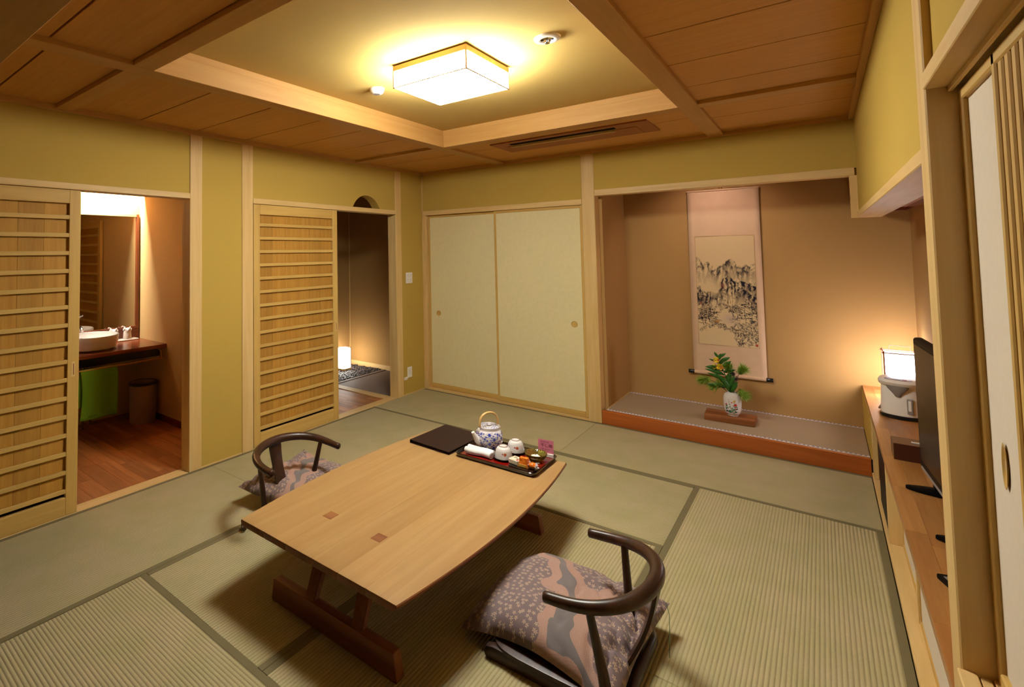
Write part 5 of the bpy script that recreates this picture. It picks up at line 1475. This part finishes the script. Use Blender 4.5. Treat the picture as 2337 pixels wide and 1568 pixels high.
# pink card in a little stand, lettering as on the card
pc_x, pc_y = 2.185, -1.876
pc = thing('menu_card', 'pink card with dark red lettering standing at the back of the tray', 'card', (pc_x, pc_y, TB), rz=math.radians(8))
box('stand', -0.046, 0.046, -0.010, 0.010, 0.0, 0.020, cardw, pc, bev=0.002, local=True)
cd_ = box('card', -0.044, 0.044, -0.0008, 0.0008, 0.002, 0.096, pink_card, pc, bev=0.0002, local=True)
def text_me(body, size):
    cu = bpy.data.curves.new('lettering', 'FONT'); cu.body = body; cu.size = size; cu.align_x = 'CENTER'; cu.align_y = 'CENTER'; cu.extrude = 0.0002
    o_t = bpy.data.objects.new('lettering', cu); COL.objects.link(o_t)
    dg = bpy.context.evaluated_depsgraph_get(); dg.update()
    me_ = bpy.data.meshes.new_from_object(o_t.evaluated_get(dg))
    bpy.data.objects.remove(o_t, do_unlink=True)
    me_.name = 'lettering'
    return me_
for (body, size, x, z) in (('\u5e72\u3057\u6885', 0.023, 0.004, 0.062), ('\u304a\u3064\u304d\u306e\u4e00\u54c1', 0.0078, -0.006, 0.083), ('\u3054\u81ea\u7531\u306b\u304a\u53ec\u3057\u4e0a\u304c\u308a', 0.0060, 0.0, 0.042), ('\u304f\u3060\u3055\u3044\u307e\u305b', 0.0062, 0.0, 0.032)):
    try:
        mt_ = text_me(body, size)
        link('lettering', mt_, ink_m, cd_, (x, -0.0011, z-0.049), (math.pi/2, 0, 0), local=True)
    except Exception as ex:
        print('text failed', ex)

# ================================================================== COUNTER AND RECESS (right)
CT = 0.450
cb = thing('built_in_cabinet', 'low built-in cabinet with white sliding panels along the right wall', 'cabinet', (3.80, -1.1, 0.0))
box('base_sill', 3.642, 3.705, -3.03, -0.002, 0.0, 0.030, hinoki('y'), cb, bev=0.002)
box('side_panel', 3.643, 3.655, 0.0, 0.80, TZ, 0.418, plaster, cb, bev=0)
box('upright', 3.649, 3.672, -0.125, -0.002, 0.030, 0.418, hinoki('z'), cb, bev=0.002)
box('upright', 3.648, 3.705, -1.098, -1.050, 0.030, 0.418, hinoki('z'), cb, bev=0.002)
box('upright', 3.680, 3.700, -1.815, -1.790, 0.030, 0.418, hinoki('z'), cb, bev=0.002)
for (a, b, x) in ((-1.790, -1.098, 3.700), (-3.03, -1.815, 3.688)):
    pn = box('sliding_panel', x, x+0.012, a, b, 0.032, 0.416, white_panel, cb, bev=0.001)
    box('panel_frame', x-0.004, x+0.014, a, b, 0.030, 0.050, doorwood('y'), pn, bev=0.001)
    box('panel_frame', x-0.004, x+0.014, a, a+0.02, 0.050, 0.416, doorwood('z'), pn, bev=0.001)
    box('panel_frame', x-0.004, x+0.014, b-0.02, b, 0.050, 0.416, doorwood('z'), pn, bev=0.001)
box('recess_back', 3.93, 3.96, -1.098, 0.0, 0.0, 0.418, cedar('y'), cb, bev=0)
box('recess_side', 3.672, 3.93, -0.060, -0.04, 0.030, 0.418, hinoki('x'), cb, bev=0)
box('recess_floor', 3.705, 3.93, -1.05, -0.06, 0.0, 0.030, hinoki('y'), cb, bev=0)
tk = thing('counter_top', 'long brown block-wood counter top along the right wall', 'counter', (3.80, -1.1, CT-0.032))
xs = [3.647, 3.706, 3.772, 3.838, 3.904, 3.964]
rr_ = random.Random(12)
for i in range(5):     # glued blocks
    y = -3.03-rr_.random()*0.5
    while y < 0.80:
        L = rr_.uniform(0.45, 0.75); a, b = max(-3.03, y), min(0.798, y+L)
        if b-a > 0.03:
            box('block', xs[i]+0.0001, xs[i+1]-0.0001, a+0.0001, b-0.0001, CT-0.032, CT, counterwood('y'), tk, bev=0.0004)
        y += L
fr = thing('mini_fridge', 'black box-like appliance inside the cabinet recess', 'fridge', (3.79, -0.76, 0.031))
bm = bmesh.new(); bmesh.ops.create_cube(bm, size=1.0); bmesh.ops.scale(bm, vec=(0.20, 0.53, 0.36), verts=bm.verts)
bmesh.ops.bevel(bm, geom=list(bm.edges), offset=0.012, segments=3, affect='EDGES')
link('body', tome('body', bm), tv_black, fr, (3.795, -0.765, 0.031+0.18))
box('door', 3.653, 3.694, -1.040, -0.530, 0.036, 0.406, tv_black, fr, bev=0.008, seg=3)

# hot water pot
hp_ = thing('hot_water_pot', 'white electric hot water pot on the counter', 'water pot', (3.806, -0.075, CT+0.0005), rz=math.radians(-16))
hp_.scale = (1.08, 1.08, 1.16)
def oval(rx, ry, z, n=44, e=0.8):
    return [(rx*math.copysign(abs(math.cos(2*math.pi*i/n))**e, math.cos(2*math.pi*i/n)), ry*math.copysign(abs(math.sin(2*math.pi*i/n))**e, math.sin(2*math.pi*i/n)), z) for i in range(n)]
def loft(name, rings, mat, parent, ang=45, cap=(True, True)):
    bm = bmesh.new(); R_ = [[bm.verts.new(p_) for p_ in r] for r in rings]
    m_ = len(R_[0])
    for a, b in zip(R_[:-1], R_[1:]):
        for i in range(m_): bm.faces.new((a[i], a[(i+1) % m_], b[(i+1) % m_], b[i]))
    if cap[0]: bm.faces.new(list(reversed(R_[0])))
    if cap[1]: bm.faces.new(R_[-1])
    return link(name, tome(name, bm, True, ang), mat, parent, (0, 0, 0), local=True)
loft('base', [oval(0.098, 0.112, 0.0), oval(0.102, 0.116, 0.004), oval(0.100, 0.114, 0.018), oval(0.094, 0.108, 0.020)], plastic_k, hp_)
loft('body', [oval(0.094, 0.108, 0.019), oval(0.096, 0.110, 0.03), oval(0.092, 0.107, 0.12), oval(0.090, 0.105, 0.165), oval(0.088, 0.103, 0.172)], plastic_w, hp_)
def shift(ring, dy): return [(x, y+dy, z) for (x, y, z) in ring]
loft('lid', [shift(oval(0.090, 0.106, 0.172), -0.004), shift(oval(0.097, 0.118, 0.182), -0.012), shift(oval(0.099, 0.122, 0.198), -0.014), shift(oval(0.094, 0.116, 0.208), -0.012), shift(oval(0.080, 0.100, 0.212), -0.006), shift(oval(0.030, 0.05, 0.213), 0.0)], plastic_w, hp_)
loft('spout_housing', [shift(oval(0.010, 0.008, 0.122, 24), -0.108), shift(oval(0.020, 0.014, 0.138, 24), -0.110), shift(oval(0.044, 0.022, 0.165, 24), -0.108), shift(oval(0.052, 0.026, 0.182, 24), -0.106)], plastic_g, hp_)
loft('control_panel', [shift(oval(0.062, 0.036, 0.205, 30), -0.080), shift(oval(0.060, 0.034, 0.2125, 30), -0.080)], greyink, hp_)
box('display', -0.024, 0.006, -0.088, -0.070, 0.2120, 0.2135, plastic_k, hp_, bev=0.0005, local=True)
box('button', 0.016, 0.036, -0.090, -0.078, 0.2120, 0.2140, red_ink, hp_, bev=0.0008, local=True)
gw = box('level_window', 0.034, 0.060, -0.1085, -0.0960, 0.034, 0.118, plastic_g, hp_, bev=0.005, local=True, seg=2)
gw2 = box('level_glass', 0.039, 0.055, -0.1100, -0.1000, 0.052, 0.110, cardw, hp_, bev=0.003, local=True)
tube('cord', [(-0.085, 0.02, 0.045), (-0.105, 0.03, 0.035), (-0.120, 0.05, 0.012), (-0.115, 0.09, 0.006), (-0.08, 0.13, 0.006), (-0.03, 0.17, 0.006)], 0.006, cable_m, hp_, 8)

# alcove lamp behind the pot
al = thing('alcove_lamp', 'glowing square paper lamp with a thin dark frame on the counter', 'lamp', (3.842, 0.46, CT+0.0005), rz=math.radians(0))
aa, ah = 0.088, 0.335
box('shade', -aa+0.008, aa-0.008, -aa+0.008, aa-0.008, 0.022, ah-0.014, alc_shade, al, bev=0.001, local=True)
box('base', -aa-0.002, aa+0.002, -aa-0.002, aa+0.002, 0.0, 0.02, vanity('x'), al, bev=0.002, local=True)
for sx in (-1, 1):
    for sy in (-1, 1):
        box('frame_post', sx*aa-0.004, sx*aa+0.004, sy*aa-0.004, sy*aa+0.004, 0.018, ah+0.006, vanity('z'), al, bev=0.001, local=True)
    box('frame_bar', sx*aa-0.003, sx*aa+0.003, -aa-0.010, aa+0.010, ah-0.010, ah-0.002, vanity('y'), al, bev=0.001, local=True)
    box('frame_bar', -aa-0.010, aa+0.010, sx*aa-0.003, sx*aa+0.003, ah-0.010, ah-0.002, vanity('x'), al, bev=0.001, local=True)
tube('top_handle', [(-0.055, 0, ah-0.006), (-0.055, 0, ah+0.040), (0.055, 0, ah+0.040), (0.055, 0, ah-0.006)], 0.002, vanity('x'), al, 6)

# tissue box
tis = thing('tissue_box', 'dark brown tissue box on the counter beside the television', 'tissue box', (3.750, -1.005, CT+0.0005))
box('box', -0.066, 0.066, -0.060, 0.075, 0.0, 0.082, plain('tissue_box_brown', (74, 34, 20), 0.35, coat=0.2), tis, bev=0.002, local=True)
box('tissue', 0.004, 0.050, -0.006, 0.006, 0.081, 0.086, cardw, tis, bev=0.001, local=True)

# television
tv = thing('television', 'black flat television standing on the counter behind the post', 'television', (3.815, -1.745, CT+0.0005), rz=math.radians(3.8))
box('bezel', -0.030, 0.006, -0.445, 0.445, 0.055, 0.660, tv_black, tv, bev=0.012, local=True, seg=3)
box('screen', -0.0318, -0.029, -0.415, 0.415, 0.100, 0.632, screen_m, tv, bev=0.0005, local=True)
box('back_housing', 0.005, 0.045, -0.32, 0.32, 0.12, 0.56, tv_black, tv, bev=0.012, local=True)
box('lower_trim', -0.0325, -0.028, -0.41, 0.41, 0.060, 0.072, plastic_g, tv, bev=0.001, local=True)
for s in (-1, 1):
    o = prism('stand_foot', [(-0.100, 0.004), (-0.060, -0.022), (0.0, -0.040), (0.075, -0.030), (0.085, 0.0), (0.075, 0.030), (0.0, 0.034), (-0.055, 0.022)], 0.022, tv_black, tv, (-0.012, s*0.255, 0.0), bev=0.006, local=True)
    box('stand_leg', -0.022, 0.004, s*0.255-0.016, s*0.255+0.016, 0.008, 0.075, tv_black, tv, bev=0.004, local=True)
rm = thing('remote_control', 'small black remote control on the near part of the counter', 'remote', (3.728, -2.365, CT+0.0005), rz=math.radians(20))
box('body', -0.026, 0.026, -0.050, 0.050, 0.0, 0.018, tv_black, rm, bev=0.005, local=True, seg=2)
box('keypad', -0.018, 0.018, -0.040, 0.030, 0.0175, 0.0190, plastic_g, rm, bev=0.0005, local=True)

# ================================================================== alcove downlight (hidden behind the lintel)
dl = thing('alcove_downlight', 'small recessed downlight behind the alcove lintel', 'lamp', (2.72, 0.30, 2.40))
lathe('trim_ring', [(0.034, -0.002), (0.045, -0.004), (0.046, 0.0)], plastic_w, dl, (0, 0, 0), seg=28, cap0=False, cap1=False, local=True)
ld_ = bpy.data.lights.new('alcove_spot', 'SPOT'); ld_.energy = TOKO_W; ld_.color = TOKO_COL; ld_.spot_size = math.radians(120); ld_.spot_blend = 0.9; ld_.shadow_soft_size = 0.03
lo = bpy.data.objects.new('alcove_spot', ld_); COL.objects.link(lo); lo.parent = dl; lo.location = (0, 0, -0.012); lo.rotation_euler = (math.radians(18), 0, 0)
